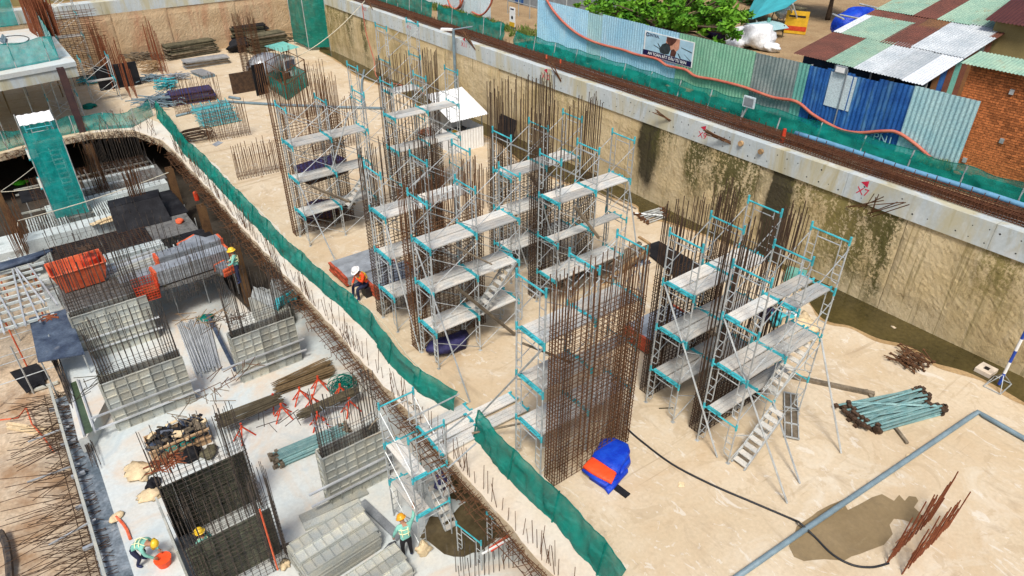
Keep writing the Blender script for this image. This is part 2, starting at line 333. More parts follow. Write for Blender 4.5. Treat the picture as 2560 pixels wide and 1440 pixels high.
# --- floor slabs
mb = MB(); edge = [V(7.0, y, 0) for y in np.arange(-8, 44.1, .5)]
edge = [V(7.45+rnd(-.06, .06), p.y, 0) for p in edge]
ch = [P(x, y, 0) for x, y in ((430, 400), (405, 352), (330, 325), (225, 332), (120, 352), (0, 385))]; ch[0].x = 7.42; ch[0].y = 44.6
outl = [V(WX+.3, -8, 0), V(WX+.3, WY+.3, 0), V(-22, WY+.3, 0), V(-22, 51, 0)] + list(reversed(ch)) + list(reversed(edge))
mb.prism(outl, -.45); slab = struct(mb, 'main_slab', 'slab')
mb = MB(); rt = [V(8.75+rnd(-.12, .12), y, .005) for y in np.arange(-8, 47, .6)]
mb.poly([V(p.x+.01, p.y, .005) for p in edge]+[p+V(.05, 0, .005) for p in ch[:4]]+[V(5.5, 53.2, .005), V(7.6, 53, .005), V(8.4, 50, .005)]+list(reversed(rt))); struct(mb, 'edge_strip', 'strip')
mb = MB(); low = [V(-1.6, -8, -3.6), V(WX, -8, -3.6), V(WX, WY, -3.6), V(-22, WY, -3.6), V(-22, 46, -3.6), V(-1.7, 46, -3.6)]
mb.prism(low, -.5); struct(mb, 'lower_slab', 'low_slab')
mb = MB(); mb.poly(rag([V(-20, 44.5, -3.594), V(-1.8, 44.5, -3.594), V(2, 45.2, -3.594), V(6.2, 42.5, -3.594), V(6.4, 30.5, -3.594), V(9.5, 30, -3.594), V(25, 30, -3.594), V(25, 69, -3.594), V(-20, 69, -3.594)], .15)); mat('void_shade', (.035, .028, .02), .7, 0, .4, .6, 8, c2=(.06, .05, .04)); struct(mb, 'void_shade_floor', 'void_shade')  # dark sheet on the lower floor, shade under the slab put into its colour
# soil on the left, lower than the slab edge
def soilz(x, y):
    n = noise.noise(V(x*.25, y*.25, 0))*.35+noise.noise(V(x*.8, y*.8, 3))*.16+noise.noise(V(x*2.5, y*2.5, 5))*.05
    return -4.35+n+(.5 if y > 33 else 0)*min(1, (y-33)/3 if y > 33 else 0)
mb = MB(); mb.grid(lambda a, b: V(-60+a*58.4, 2+b*44.5, soilz(-60+a*58.4, 2+b*44.5)), 150, 120); struct(mb, 'soil', 'soil', True)
# --- stains and water on the floors
mb = MB()
pud = [(1985,1340),(1972,1365),(1985,1392),(2010,1403),(2060,1398),(2110,1402),(2150,1385),(2210,1362),(2232,1335),(2224,1312),(2235,1297),(2260,1300),(2300,1315),(2318,1308),(2298,1280),(2285,1268),(2296,1252),(2290,1242),(2272,1240),(2262,1252),(2248,1237),(2235,1252),(2205,1235),(2180,1243),(2150,1260),(2120,1275),(2105,1250),(2075,1262),(2030,1290),(1992,1315)]
mb.poly(rag([P(x, y, .005) for x, y in pud], .03)); struct(mb, 'damp_patch', 'damp')
mb = MB()
we = [(800,128),(842,150),(900,192),(960,215),(1000,228),(1100,300),(1230,345),(1330,420),(1520,490),(1590,512),(1605,535),(1690,560),(1900,640),(1985,700),(2040,780),(2075,805),(2125,815),(2180,840),(2210,850),(2255,860),(2300,880),(2330,905),(2385,920),(2430,935),(2500,970),(2600,1030)]
mb.poly([V(WX-.02, 66, .006)]+[V(min(WX-.15, p.x), p.y, .006) for p in smoothpts([P(x, y, .006) for x, y in we], 4)]+[V(WX-.02, -2, .006)]); struct(mb, 'wall_puddle', 'wet')
mat('damp_margin', (.33, .215, .10), .6, 0, .3, .8, 9, c2=(.42, .29, .15)); mb = MB(); mb.poly([V(WX-.02, 66, .0035)]+[V(min(WX-.3, p.x-.12-.3*abs(noise.noise(p*.6))), p.y-.12, .0035) for p in smoothpts([P(x, y, .006) for x, y in we], 4)]+[V(WX-.02, -2, .0035)]); struct(mb, 'damp_margin', 'damp_margin')
for pl in ([(1050,1345),(1075,1290),(1120,1290),(1165,1255),(1120,1245),(1125,1190),(1170,1170),(1215,1215),(1250,1240),(1290,1270),(1300,1330),(1240,1345),(1200,1380),(1160,1392),(1110,1385),(1085,1365)],):
    mb = MB(); mb.poly(rag([P(x, y, -3.594) for x, y in pl], .06)); struct(mb, 'brown_puddle', 'water_brown')
# --- retaining walls
def wpanels(par, axis, c0, sgn, s0, s1, seams, mname, zt=4.12):
    ss = [s0]+[q for q in seams if s0 < q < s1]+[s1]
    for a, b in zip(ss[:-1], ss[1:]):
        off = rnd(-.03, .05); mb = MB()
        def fn(u, v):
            s = a+.012+u*(b-a-.024); z = -.3+v*(zt+.3)
            rough = max(0, min(1, (z-.7)/.5))*max(0, min(1, (zt-.25-z)/.3)); e = min(1, min(u, 1-u)*(b-a)/.15)
            d = (noise.noise(V(s*.7, z*.7, c0))*.03+noise.noise(V(s*2.4, z*2.0, 1))*.016+noise.noise(V(s*7, z*6, 2))*.022)*(.2+.8*rough)*e+.05*rough*e+noise.noise(V(s*12, z*12, 7))*.012
            x = c0-sgn*(d+off+.06)
            return V(x, s, z) if axis == 'x' else V(s, x, z)
        k = max(8, int((b-a)/.11)); mb.grid(fn, k, 40)
        # close the panel's sides back to the wall core
        def back(s, v):
            z = -.3+v*(zt+.3); return V(c0+sgn*.3, s, z) if axis == 'x' else V(s, c0+sgn*.3, z)
        for s, u in ((a+.012, 0), (b-.012, 1)):
            mb.grid(lambda p, v: fn(u, v) if p < .5 else back(s, v), 1, 40)
        mb.obj('wall_panel', mname, par)
rw = thing('retaining_wall', 'long stained tan concrete retaining wall with grey cap beam on the right', 'wall', (WX, 30, 0))
wpanels(rw, 'x', WX, 1, -6, WY+.2, [3.1, 9.64, 16.3, 22.9, 29.5, 36.2, 42.8, 49.4, 56, 62.6], 'wall_right')
mb = MB(); mb.bb((WX+.14, -6, -4.2), (WX+1.3, WY+1.3, 4.05)); mb.obj('core', 'wall_right', rw)
cy = [-6, 1.2, 6.8, 12.3, 18.1, 24.2, 30, 36, 42, 48, 54, 60, 66, WY-.02]
for a, b in zip(cy[:-1], cy[1:]):
    mb = MB(); mb.bb((WX-.12, a+.006, 4.1), (WX+1.25, b-.006, 5.1)); mb.obj('cap_beam', 'cap', rw)
bw = thing('retaining_wall', 'tan retaining wall with reddish streaks closing the far end of the pit', 'wall', (5, WY, 0))
wpanels(bw, 'y', WY, 1, -22, WX-.1, [-16, -9, -2, 5, 9.5, 14, 20], 'wall_back')
mb = MB(); mb.bb((-22, WY+.14, -4.2), (WX+.1, WY+1.3, 4.05)); mb.obj('core', 'wall_back', bw)
cx_ = [-22, -12, -4, 3, 9, 15, 21, WX+1.25]
for a, b in zip(cx_[:-1], cx_[1:]):
    mb = MB(); mb.bb((a+.006, WY-.1, 4.1), (b-.006, WY+1.25, 5.1)); mb.obj('cap_beam', 'cap', bw)
mb = MB()
for k in range(120):
    y = 2+k*.5+rnd(-.12, .12)
    for zz in (4.35, 4.82):
        if rnd(0, 1) < .6: z_ = zz+rnd(-.06, .06); s_ = rnd(.025, .045); mb.add([(WX-.124, y-s_, z_), (WX-.124, y, z_+s_), (WX-.124, y+s_, z_), (WX-.124, y, z_-s_)], [(0, 1, 2, 3)])
mb.obj('tie_holes', 'black_paint', rw, kind='stuff')
# ground outside the pit
mb = MB(); mb.grid(lambda a, b: V(WX+1.2+a*150, -30+b*200, 5.02+(.06*noise.noise(V(a*90, b*120, 0)))-(.02 if a < .01 else 0)), 60, 80); struct(mb, 'ground', 'earth', True)
mb = MB(); mb.grid(lambda a, b: V(-120+a*147.3, WY+1.2+b*120, 5.02+.05*noise.noise(V(a*90, b*90, 4))), 40, 30); struct(mb, 'ground', 'earth', True)
# red axis marks painted on the cap
def mark(txt, x, y, tri=True, sz=.42):
    c = PX(x, y, WX-.13); t = thing('axis_mark', 'red painted axis mark %s on the grey cap beam' % txt, 'marking', c)
    inst('lettering', text_mesh(txt, sz, 'red_mark', .001), t, loc=c+V(0, 0, -.17), rot=ROT_WX)
    if tri:
        mb = MB(); h = c+V(0, 0, .2); mb.add([h+V(0, .16, .0), h+V(0, -.14, .14), h+V(0, -.14, -.14)], [(0, 2, 1)]); mb.obj('arrow', 'red_mark', t)
for a in (('X7', 2159, 470), ('X9', 1757, 330), ('X10', 1364, 185), ('X11', 1160, 106), ('X12', 1022, 62, False, .34), ('X13', 911, 18, False, .34)): mark(*a)
# --- reinforcement lying on the cap, dowels
mb = MB(); Z = 5.1
for i in range(22):
    xx = WX+.3+i*.043; zz = Z+.05+.13*(i % 3); pts = [V(xx+rnd(-.02, .02), y, zz+rnd(-.02, .02)) for y in np.arange(-3, WY, 3.0)]
    mb.path(pts, .019, 4)
for y in np.arange(-2, WY-.5, .12):
    x0, x1, h = WX+.3, WX+1.2, .30; q = rnd(-.03, .03)
    for a, b in (((x0, y, Z+.03), (x0, y+q, Z+h)), ((x0, y+q, Z+h), (x1, y+q, Z+h)), ((x1, y+q, Z+h), (x1, y, Z+.03))): mb.bar(a, b, .014)
for y in np.arange(-1, WY-1, .42): mb.bar((WX+.95, y, Z), (WX+.95+rnd(-.05, .05), y+rnd(-.05, .05), Z+rnd(.45, .62)), .018)
solo(mb, 'beam_reinforcement', 'rust_cap', 'rusty reinforcement lying along the top of the right cap beam', 'rebar')
def barfan(pts0, spread, n, label, r=.02):
    mb = MB()
    for i in range(n):
        a, b = pts0; mb.bar(Vector(a)+V(0, rnd(-1, 1)*spread[0], rnd(-1, 1)*spread[1]), Vector(b)+V(rnd(-.1, .1), rnd(-1, 1)*spread[2], rnd(-1, 1)*spread[3]), r)
    solo(mb, 'rebar_bundle', 'rust', label, 'rebar')
barfan((PX(2150, 525, WX-.12), PX(2225, 500, WX-.75)), (.75, .1, .75, .1), 9, 'rusty bars fanning out of the cap beam right of mark X7')
barfan((PX(1815, 353, WX-.12), PX(1762, 333, WX-.6)), (.35, .08, .1, .2), 9, 'rusty bars fanning out of the cap beam beside mark X9')
barfan((PX(1672, 300, WX-.12), PX(1635, 278, WX-.5)), (.2, .06, .2, .15), 6, 'small rusty bar fan over the dark leak stain')
barfan((PX(1402, 204, WX-.12), PX(1378, 150, WX-.2)), (.06, .06, .35, .2), 7, 'rusty bars standing up from the cap beside mark X10')
barfan((PX(1188, 124, WX-.12), PX(1160, 80, WX-.2)), (.06, .06, .3, .2), 7, 'rusty bars standing up from the cap beside mark X11')
barfan((PX(1048, 65, WX-.12), PX(1025, 42, WX-.25)), (.06, .06, .25, .2), 5, 'rusty bars standing up from the cap beside mark X12')
barfan((PX(932, 26, WX-.12), PX(918, 2, WX-.25)), (.06, .06, .2, .2), 5, 'rusty bars standing up from the cap at the pit corner')
for i, (x, y) in enumerate(((1854, 358), (1904, 378))):
    c = PX(x, y, WX-.12); mb = MB(); mb.bar(c, c-V(.12, 0, 0), .12, 14, cap=True);
    solo(mb, 'drain_stub', 'wood', 'tan round pipe stub in the cap beam, %s of two' % ('nearer mark X9' if i == 0 else 'further right'), 'pipe')
pts = [V(WX+1.34, y, 5.42+.02*math.sin(y)) for y in np.arange(3, 16.6, .8)]
mb = MB(); mb.path(pts, .11, 8); solo(mb, 'water_pipe', 'pipe_blue', 'bright blue pipe running behind the cap beam reinforcement', 'pipe', smooth=True)
mb = MB(); mb.path([V(WX+1.4, y, 5.16+.02*math.sin(y*1.3)) for y in np.arange(17, 44, 1.0)], .07, 6); solo(mb, 'water_pipe', 'pipe_grey', 'thin grey pipe running behind the cap beam by the net', 'pipe', smooth=True)
# --- green net fence beside the cap
def netfence(label, pts, hfun, mname, lean=V(0, 0, 0), post=1, bulge=.12, wob=.1, pmat='steel', step=2.0):
    pts = [Vector(p) for p in pts]; L_ = [0]
    for a, b in zip(pts[:-1], pts[1:]): L_.append(L_[-1]+(b-a).length)
    def at(u):
        s = u*L_[-1]
        for i in range(len(pts)-1):
            if s <= L_[i+1]+1e-6: return pts[i].lerp(pts[i+1], (s-L_[i])/max(1e-6, L_[i+1]-L_[i]))
        return pts[-1]
    t = thing('net_fence', label, 'net fence', at(.5)); n = max(4, int(L_[-1]/.12)); k = 8
    def fn(u, v):
        p = at(u); s = u*L_[-1]; h = hfun(u) if callable(hfun) else hfun; hh = h*(1-wob+wob*math.cos(s*2*math.pi/step)*.7+wob*noise.noise(V(s*.7, 0, 1)))
        side = lean.normalized() if lean.length > 0 else V(1, 0, 0)
        d = bulge*(noise.noise(V(s*.9, v*1.5, 3))+.5*noise.noise(V(s*2.6, v*3, 8))+.55*noise.noise(V(s*4.5+v*2, v*1.2, 4)))*(.35+math.sin(v*math.pi))
        return p+V(0, 0, .02+hh*v)+lean*v*v+side*d
    mb = MB(); mb.grid(fn, n, k); mb.obj('netting', mname, t, True)
    if post:
        for i in range(int(L_[-1]/step)+1):
            p = at(min(1, i*step/L_[-1])); h = hfun(min(1, i*step/L_[-1])) if callable(hfun) else hfun; mb = MB(); mb.bar(p, p+V(0, 0, h*1.03)+lean*.9, .03, 5); mb.obj('post', pmat, t)
        mb = MB(); mb.path([fn(i/n, 1)+V(0, 0, .01) for i in range(n+1)], .016, 4); mb.obj('top_rope', mname, t)
    return t
NX = WX+1.75
netfence('low dark green net fence behind the cap beam in front of the coloured tin fence', [V(NX, y, 5.05) for y in np.arange(1, 38, 2)], .92, 'net_mid', V(.2, 0, 0), 1, .15, .05)
netfence('low dark green net fence before the gap in the tin fence', [V(NX, 46.6, 5.05), V(NX, 38.2, 5.05)], 1.2, 'net', V(.15, 0, 0), 1, .1, .08)
netfence('low dark green net fence at the far corner of the pit', [V(NX+.3, 57, 5.05), V(NX, 47.4, 5.05)], 1.3, 'net', V(.15, 0, 0), 1, .1, .06)
mb = MB(); mb.grid(lambda a, b: V(NX+.15+a*2.0, 1+b*36.5, 5.08+.10*noise.noise(V(a*3, b*40, 2))+.08*noise.noise(V(a*7, b*110, 5))), 14, 140); solo(mb, 'ground_net', 'net', 'crumpled green netting spread on the ground along the tin fence', 'netting', smooth=True)
# --- corrugated tin fence
FX = 29.85
def tinmat(name, c, c2, st=(.3, .2, .1), amt=.5, thr=.62): return mat(name, c, .55, .1, .28, 1.0, 16, c2=c2, rnd=.16, streak=(st, amt, (2.5, 2.5, .5), thr))
tinmat('tin_sky', (.33, .60, .78), (.43, .68, .82), (.6, .7, .76), .5, .6); tinmat('tin_green', (.20, .46, .31), (.28, .54, .38)); tinmat('tin_grey', (.17, .23, .23), (.28, .33, .32))
tinmat('tin_teal', (.12, .38, .33), (.18, .45, .38)); tinmat('tin_blue', (.012, .075, .29), (.03, .14, .42), (.12, .28, .42), .7, .52); tinmat('tin_pale', (.36, .60, .65), (.46, .68, .70))
tinmat('tin_white', (.55, .66, .70), (.62, .72, .75)); tinmat('roof_rust', (.13, .055, .038), (.20, .075, .05), (.08, .04, .03)); tinmat('roof_mint', (.24, .40, .31), (.34, .48, .36), (.28, .20, .10), .6, .56)
tinmat('roof_silver', (.42, .47, .50), (.56, .60, .62), (.28, .24, .22), .5, .6); tinmat('roof_white', (.62, .66, .70), (.70, .74, .77)); tinmat('roof_mix', (.30, .36, .24), (.22, .12, .06), (.14, .06, .035), .8, .5); tinmat('roof_brown', (.17, .085, .04), (.25, .12, .05)); tinmat('roof_maroon', (.085, .028, .026), (.11, .035, .03))
tf = thing('tin_fence', 'tall corrugated tin fence of sky blue, green and navy sheets behind the pit', 'fence', (FX, 24, 5.05))
def yof(px): return PX(px, 110+(px-1343)*.33, FX).y
cuts = [(1343, 1465, 'tin_sky'), (1465, 1500, 'tin_pale'), (1500, 1600, 'tin_sky'), (1600, 1684, 'tin_sky'), (1684, 1760, 'tin_green'), (1760, 1862, 'tin_green'), (1862, 1918, 'tin_grey'), (1918, 1965, 'tin_grey'), (1965, 1990, 'tin_teal'), (1990, 2030, 'tin_blue'), (2030, 2090, 'tin_blue'), (2090, 2150, 'tin_blue'), (2150, 2195, 'tin_blue'), (2195, 2230, 'tin_blue'), (2230, 2300, 'tin_pale'), (2300, 2375, 'tin_pale')]
for a, b, mn in cuts:
    ya, yb = yof(a), yof(b); hgt = 2.68+rnd(-.05, .07)+(.12 if a > 2140 else 0); dx = rnd(-.02, .02)
    mb = MB(); mb.corr((FX+dx, ya+.04, 5.03), (0, -1, 0), (0, 0, 1), (-1, 0, 0), ya-yb+.1, hgt, .19, .035); mb.obj('sheet', mn, tf)
mb = MB(); mb.bb((FX-.045, yof(2040), 6.15), (FX-.05, yof(2100), 7.65)); mb.obj('patch_sheet', 'tin_white', tf)
for p in (1343, 1684, 1990, 2195):
    mb = MB(); mb.bar((FX+.1, yof(p), 5), (FX+.1, yof(p), 7.7), .05, 6); mb.obj('post', 'steel', tf)
for i, (tx, px, py, mn, sz) in enumerate((('PV2', 2037, 300, 'black_paint', .5), ('PN1', 2207, 348, 'tin_pale', .5))):
    c = PX(px, py, FX-.05); inst('lettering', text_mesh(tx, sz, mn, .001), tf, loc=c, rot=(math.pi/2, -math.pi/2 if 0 else 0, -math.pi/2))
t2 = thing('tin_fence', 'short pale tin fence with a loose red hose at the far corner', 'fence', (31.2, 48, 5.05))
for k in range(9):
    mb = MB(); mb.corr((31.2, 56.5-k*1.35, 5.1), (0, -1, 0), (0, 0, 1), (-1, 0, 0), 1.38, 1.9, .19, .03); mb.obj('sheet', 'tin_white', t2)
# red hose hanging along the tin fence
hp = [(1364,-6),(1380,22),(1405,52),(1440,82),(1475,101),(1510,113),(1555,124),(1590,136),(1640,147),(1665,163),(1690,169),(1715,175),(1740,191),(1790,200),(1860,218),(1930,243),(1990,254),(2030,285),(2075,312),(2110,327),(2150,332),(2210,328),(2245,332),(2290,362),(2335,402),(2372,424)]
mb = MB(); mb.path(smoothpts([PX(x, y, FX-.14) for x, y in hp], 5), .075, 8); solo(mb, 'hose', 'hose_red', 'long red corrugated hose hung along the tin fence', 'hose', smooth=True)
for j, hp in enumerate(([(1060, 8), (1085, 20), (1115, 14), (1130, 22), (1150, 18), (1158, -4)], [(1118, -5), (1126, 15), (1138, 23), (1150, 12), (1150, -6)], [(1232, -8), (1226, 12), (1212, 32), (1198, 38), (1180, 30)])):
    mb = MB(); mb.path(smoothpts([PX(x, y, 31.0-.1*j) for x, y in hp], 5), .075, 8); solo(mb, 'hose', 'hose_red', ('red hose lying in a loose wave on the pale short fence', 'red hose loop hanging on the pale short fence', 'end of a red hose hanging down the pale short fence by the gap')[j], 'hose', smooth=True)
# poster on the fence
FXp = FX-.07
c0, c1 = PX(1613, 76, FXp), PX(1729, 168, FXp); py0, py1 = c0.y, c1.y; z1, z0 = c0.z, PX(1611, 137, FXp).z
mb = MB(); mb.bb((FXp, py0, z0), (FXp+.03, py1, z1)); po = thing('banner', 'white safety banner with a dark slogan strip on the tin fence', 'banner', ((FXp), (py0+py1)/2, z0)); mb.obj('panel', 'white_paint', po)
Wd = py0-py1; fx = FXp-.004
def pp(u, v, k=0): return V(fx-k*.004, py0-u*Wd, z0+v*(z1-z0))
def ppoly(name, mn, pts, k=0): mb = MB(); mb.poly([pp(u, v, k) for u, v in pts]); return mb.obj(name, mn, po)
mat('poster_pale', (.40, .60, .72), .5, 0, .1, 2, 20); mat('poster_dark', (.035, .045, .05), .5, 0, .3, 4, 20); mat('poster_brown', (.10, .035, .025), .5, 0, .3, 4, 20); mat('poster_skin', (.62, .30, .20), .5, 0, .15, 4, 20)
ppoly('picture', 'poster_pale', [(.03, .24), (.98, .24), (.98, .97), (.03, .97)]); ppoly('strip', 'navy', [(.0, .02), (.985, .02), (.985, .235), (.0, .235)], 1)
ppoly('figure_shape', 'poster_skin', [(.44, .55), (.5, .5), (.66, .45), (.72, .6), (.72, .97), (.46, .97)], 1); ppoly('figure_shape', 'poster_dark', [(.33, .40), (.36, .27), (.45, .24), (.53, .30), (.56, .5), (.53, .66), (.46, .72), (.38, .62)], 2)
ppoly('figure_shape', 'poster_brown', [(.46, .80), (.52, .62), (.58, .68), (.64, .84), (.66, .97), (.46, .97)], 2); ppoly('figure_shape', 'poster_brown', [(.56, .25), (.66, .25), (.68, .45), (.62, .55), (.57, .48)], 3)
ppoly('chair_line', 'poster_dark', [(.28, .62), (.3, .62), (.37, .44), (.34, .44)], 1); ppoly('chair_line', 'poster_dark', [(.20, .5), (.21, .52), (.36, .42), (.35, .39)], 1); ppoly('chair_line', 'poster_dark', [(.70, .42), (.72, .42), (.78, .25), (.75, .25)], 1); ppoly('chair_line', 'poster_dark', [(.82, .45), (.83, .45), (.97, .25), (.95, .25)], 1); ppoly('chair_line', 'poster_dark', [(.76, .66), (.97, .56), (.97, .60), (.76, .69)], 1)
inst('lettering', text_mesh('AN TOÀN BẮT ĐẦU TỪ BẠN', .215, 'white_paint', .001, .004), po, loc=pp(.5, .125, 2.5), rot=ROT_WX)
inst('lettering', text_mesh('CENTRAL', .20, 'navy', .001, .004), po, loc=pp(.19, .87, 2), rot=ROT_WX)
mb = MB(); ring = [pp(.062+.036*math.cos(t), .87+.085*math.sin(t), 2) for t in np.linspace(.6, 2*math.pi-.6, 20)]
ri = [pp(.062+.020*math.cos(t), .87+.048*math.sin(t), 2) for t in np.linspace(.6, 2*math.pi-.6, 20)]
mb.add(ring+ri, [(i, i+1, 21+i, 20+i) for i in range(19)]); mb.obj('emblem', 'navy', po)
# small notice by the gap
c = P(1281, 74, 5.1); sg = thing('notice_board', 'small white and yellow standing notice in the fence gap', 'sign', c)
mb = MB(); mb.box(c+V(0, 0, .85), (.05, .62, 1.3)); mb.obj('board', 'white_paint', sg); mb = MB(); mb.box(c+V(-.032, 0, .36), (.01, .60, .30)); mb.obj('yellow_band', 'yellow_paint', sg)
mb = MB(); mb.bar(c+V(-.034, .0, .82), c+V(-.03, 0, .82), .12, 12, cap=True); mb.obj('dark_dot', 'ply_black', sg); mb = MB(); mb.box(c+V(-.032, .0, 1.38), (.01, .4, .08)); mb.obj('text_bar', 'navy', sg)
for s in (-.2, .2): mb = MB(); mb.bar(c+V(0, s, 0), c+V(0, s, .3), .025, 5); mb.obj('leg', 'steel', sg)
# ============================================================= the yard behind the fence
def PPl(x, y, x0, z0, k):
    "pixel on the sloping plane z = z0 + k (X - x0)"
    r = ray(x, y); t = (z0-k*x0-CAMH)/(r.z-k*r.x); return V(0, 0, CAMH)+r*t
SK = .18
def PR(x, y): return PPl(x, y, 30.7, 7.85, SK)
sh = thing('tin_shed', 'long low shed roofed with patchwork rusty, mint and silver tin sheets', 'shed', (34, 16, 5.05))
rowx = [30.7]+[PR(x, y).x for x, y in ((2107, 82), (2170, 42), (2190, 20))]+[44.5, 50]
yl, yr = 18.6, 12.45
rows = [[(.0, .28, 'roof_rust'), (.28, .5, 'roof_mint'), (.5, .68, 'roof_silver'), (.68, .86, 'roof_silver'), (.86, 1, 'roof_white')],
        [(-.0, .06, 'roof_white'), (.0, .40, 'roof_mint'), (.40, .62, 'roof_rust'), (.62, .8, 'roof_silver'), (.8, 1, 'roof_silver')],
        [(.0, .24, 'roof_rust'), (.24, .45, 'roof_rust'), (.45, .60, 'roof_brown'), (.60, .84, 'roof_silver'), (.84, .95, 'roof_silver'), (.95, 1, 'roof_rust')],
        [(.0, .30, 'roof_mint'), (.30, .5, 'roof_rust'), (.5, .74, 'roof_mint'), (.74, 1, 'roof_mint')],
        [(.0, .26, 'roof_rust'), (.26, .42, 'roof_brown'), (.42, .64, 'roof_mint'), (.64, 1, 'roof_mix')]]
for i, rw_ in enumerate(rows):
    a, b = rowx[i], rowx[i+1]
    for u0, u1, mn in rw_:
        ya = yl-(yl-yr)*u0; yb = yl-(yl-yr)*u1; d = rnd(0, .02)+.025*(i % 2); mb = MB(); xa = a-rnd(.05, .25)-.1
        ex = rnd(-.1, .18)
        mb.corr((xa, ya+.04, 7.85+SK*(xa-30.7)+d), (0, -1, 0), (1, 0, SK), (0, 0, 1), ya-yb+.09, (b-xa)*math.hypot(1, SK)+ex, .13, .022); mb.obj('roof_sheet', mn, sh)
mb = MB(); mb.bb((31.3, yl-.1, 5.05), (31.4, yr+2.6, 7.75)); mb.obj('front_wall', 'shed_dark', sh)
mb = MB(); mb.bb((33.6, yr+2.6, 5.05), (33.7, yr+.2, 8.2)); mb.obj('front_wall', 'shed_dark', sh)
mb = MB(); mb.bb((31.4, yl-.2, 5.05), (49, yl-.1, 7.8)); mb.obj('side_wall', 'shed_dark', sh)
for i, mn in enumerate(('roof_brown', 'tin_blue', 'roof_rust', 'tin_teal', 'roof_rust', 'roof_brown', 'tin_grey', 'roof_rust')):
    xa = 31.6+i*.62; mb = MB(); mb.corr((xa, yr+.15+rnd(0, .04), 5.05), (1, 0, 0), (0, 0, 1), (0, -1, 0), .62, 2.75+SK*(xa-30.7)*.9, .13, .02); mb.obj('side_sheet', mn, sh)
for yy in (yr+.1, yr+2.5, yr+4.2): mb = MB(); mb.bar((31.0, yy, 5), (31.0, yy, 7.86), .05, 6); mb.obj('post', 'steel', sh)
for k, (a, b) in enumerate((((2100, 37), (2175, 52)), ((2082, 35), (2110, 48)), ((2150, 10), (2200, 22)))):
    pa, pb = PR(*a), PR(*b); mb = MB(); mb.bar(pa, pb, .05, 6); mb.obj('roof_pole', 'steel', sh)
# blue tarp beside the shed
c = PX(2150, 48, 40.5); mb = MB(); mb.blob(c+V(0, .2, -.3), (3.2, 2.0, 1.8), 3, .18, 12); solo(mb, 'covered_heap', 'tarp_blue', 'heap under a blue tarp tucked behind the tin shed', 'tarp', smooth=True)
# brick house
BX = 29.95; b0, b1, bz0, bz1 = 10.75, 3.0, 5.0, 9.05
bh = thing('brick_house', 'bare red brick house with a tin roof at the right edge', 'house', (BX+2, 7, 5.05))
mb = MB(); mb.bb((BX, b0, bz0), (BX+1.1, b1, bz1)); mb.obj('mortar_wall', 'mortar', bh)
bl, bhh, g_ = .215, .075, .016; bricks = []
r_ = 0; z = bz0+.05
while z < bz1-.08:
    y = b0-.01-(0 if r_ % 2 else -(bl/2))
    while y > b1:
        ya = min(y, b0); yb = max(b1, y-bl)
        if ya-yb > .06: bricks.append((ya, yb, z))
        y -= bl+g_
    z += bhh+g_; r_ += 1
def bvis(q): c = V(BX, (q[0]+q[1])/2, q[2]); d = c-V(0, 0, CAMH); k = d.dot(FW); x = CX+FPX*d.dot(RIGHT)/k; y = CY-FPX*d.dot(CU)/k; return (x, y, k)
vis = [(bvis(q), q) for q in bricks]; inn = sorted([(v[2], q) for v, q in vis if v[0] < 2600 and v[1] < 520]); first = {q for _, q in inn[:300]}
bm_ = MB(); bm_.box((0, 0, 0), (.05, bl, bhh)); bme = bm_.mesh('brick', 'brick'); rest = MB()
for q in bricks:
    off = rnd(-.006, .008)
    if q in first and abs((q[0]-q[1])-bl) < .01: inst('brick', bme, bh, loc=(BX-.004-off, (q[0]+q[1])/2, q[2]+bhh/2))
    else: rest.bb((BX-.02-off, q[0], q[2]), (BX+.02, q[1], q[2]+bhh))
rest.obj('bricks', 'brick', bh, kind='stuff')
mb = MB(); mb.corr((BX-.35, b0+.3, bz1+.05), (0, -1, 0), (1, 0, .15), (0, 0, 1), 4, 1.5, .13, .022); mb.obj('roof_sheet', 'roof_mint', bh); mb = MB(); mb.corr((BX-.3, b0-3.7, bz1+.07), (0, -1, 0), (1, 0, .15), (0, 0, 1), 4, 1.5, .13, .022); mb.obj('roof_sheet', 'roof_silver', bh)
for (x, y) in ((2530, 230), (2505, 352), (2412, 400)): c = PX(x, y, BX-.04); mb = MB(); mb.box(c, (.1, .14, .18)); mb.obj('wall_box', 'steel', bh)
# olive house
oh = thing('plastered_house', 'olive plastered house with a maroon tin roof behind the brick house', 'house', (37, 11, 5.05))
OX = 37.0; e0 = PX(2490, 52, OX); mb = MB(); mb.bb((OX, e0.y, 5.0), (OX+7, 2, e0.z)); mb.obj('wall', 'olive_wall', oh)
mb = MB(); mb.corr((OX-.4, e0.y+.35, e0.z+.02), (0, -1, 0), (1, 0, .28), (0, 0, 1), 10, 6, .16, .03); mb.obj('roof_sheet', 'roof_maroon', oh)
# teal parasol-like tarp on poles, table, sacks, yellow sign
up = thing('tarp_canopy', 'teal tarp canopy on leaning poles over the yard stall', 'canopy', P(1985, 86, 5.05))
cz = [PX(1880, 48, 44), PX(1862, 46, 46), PX(1965, 20, 44.5), PX(2010, -12, 46), PX(1900, -30, 52)]
mb = MB(); mb.add([cz[0], cz[2], cz[3], cz[4], cz[1], (cz[2]+cz[4])/2+V(0, 0, .35)], [(0, 2-1, 5), (1, 2, 5), (2, 3, 5), (3, 4, 5), (4, 0, 5)]); mb.obj('tarp', 'tarp_teal', up)
for a, b in ((PX(1982, 10, 45), P(2003, 80, 5.05)), (PX(1975, 14, 45), P(1993, 72, 5.05)), (PX(1888, 42, 44.6), P(1905, 95, 5.05))): mb = MB(); mb.bar(a, b, .06, 6); mb.obj('pole', 'steel', up)
c = P(1985, 84, 5.05); mb = MB(); q = Matrix.Rotation(R(25), 3, 'Z'); s_ = thing('sign_board', 'yellow signboard with a red band leaning by the yard stall', 'sign', c)
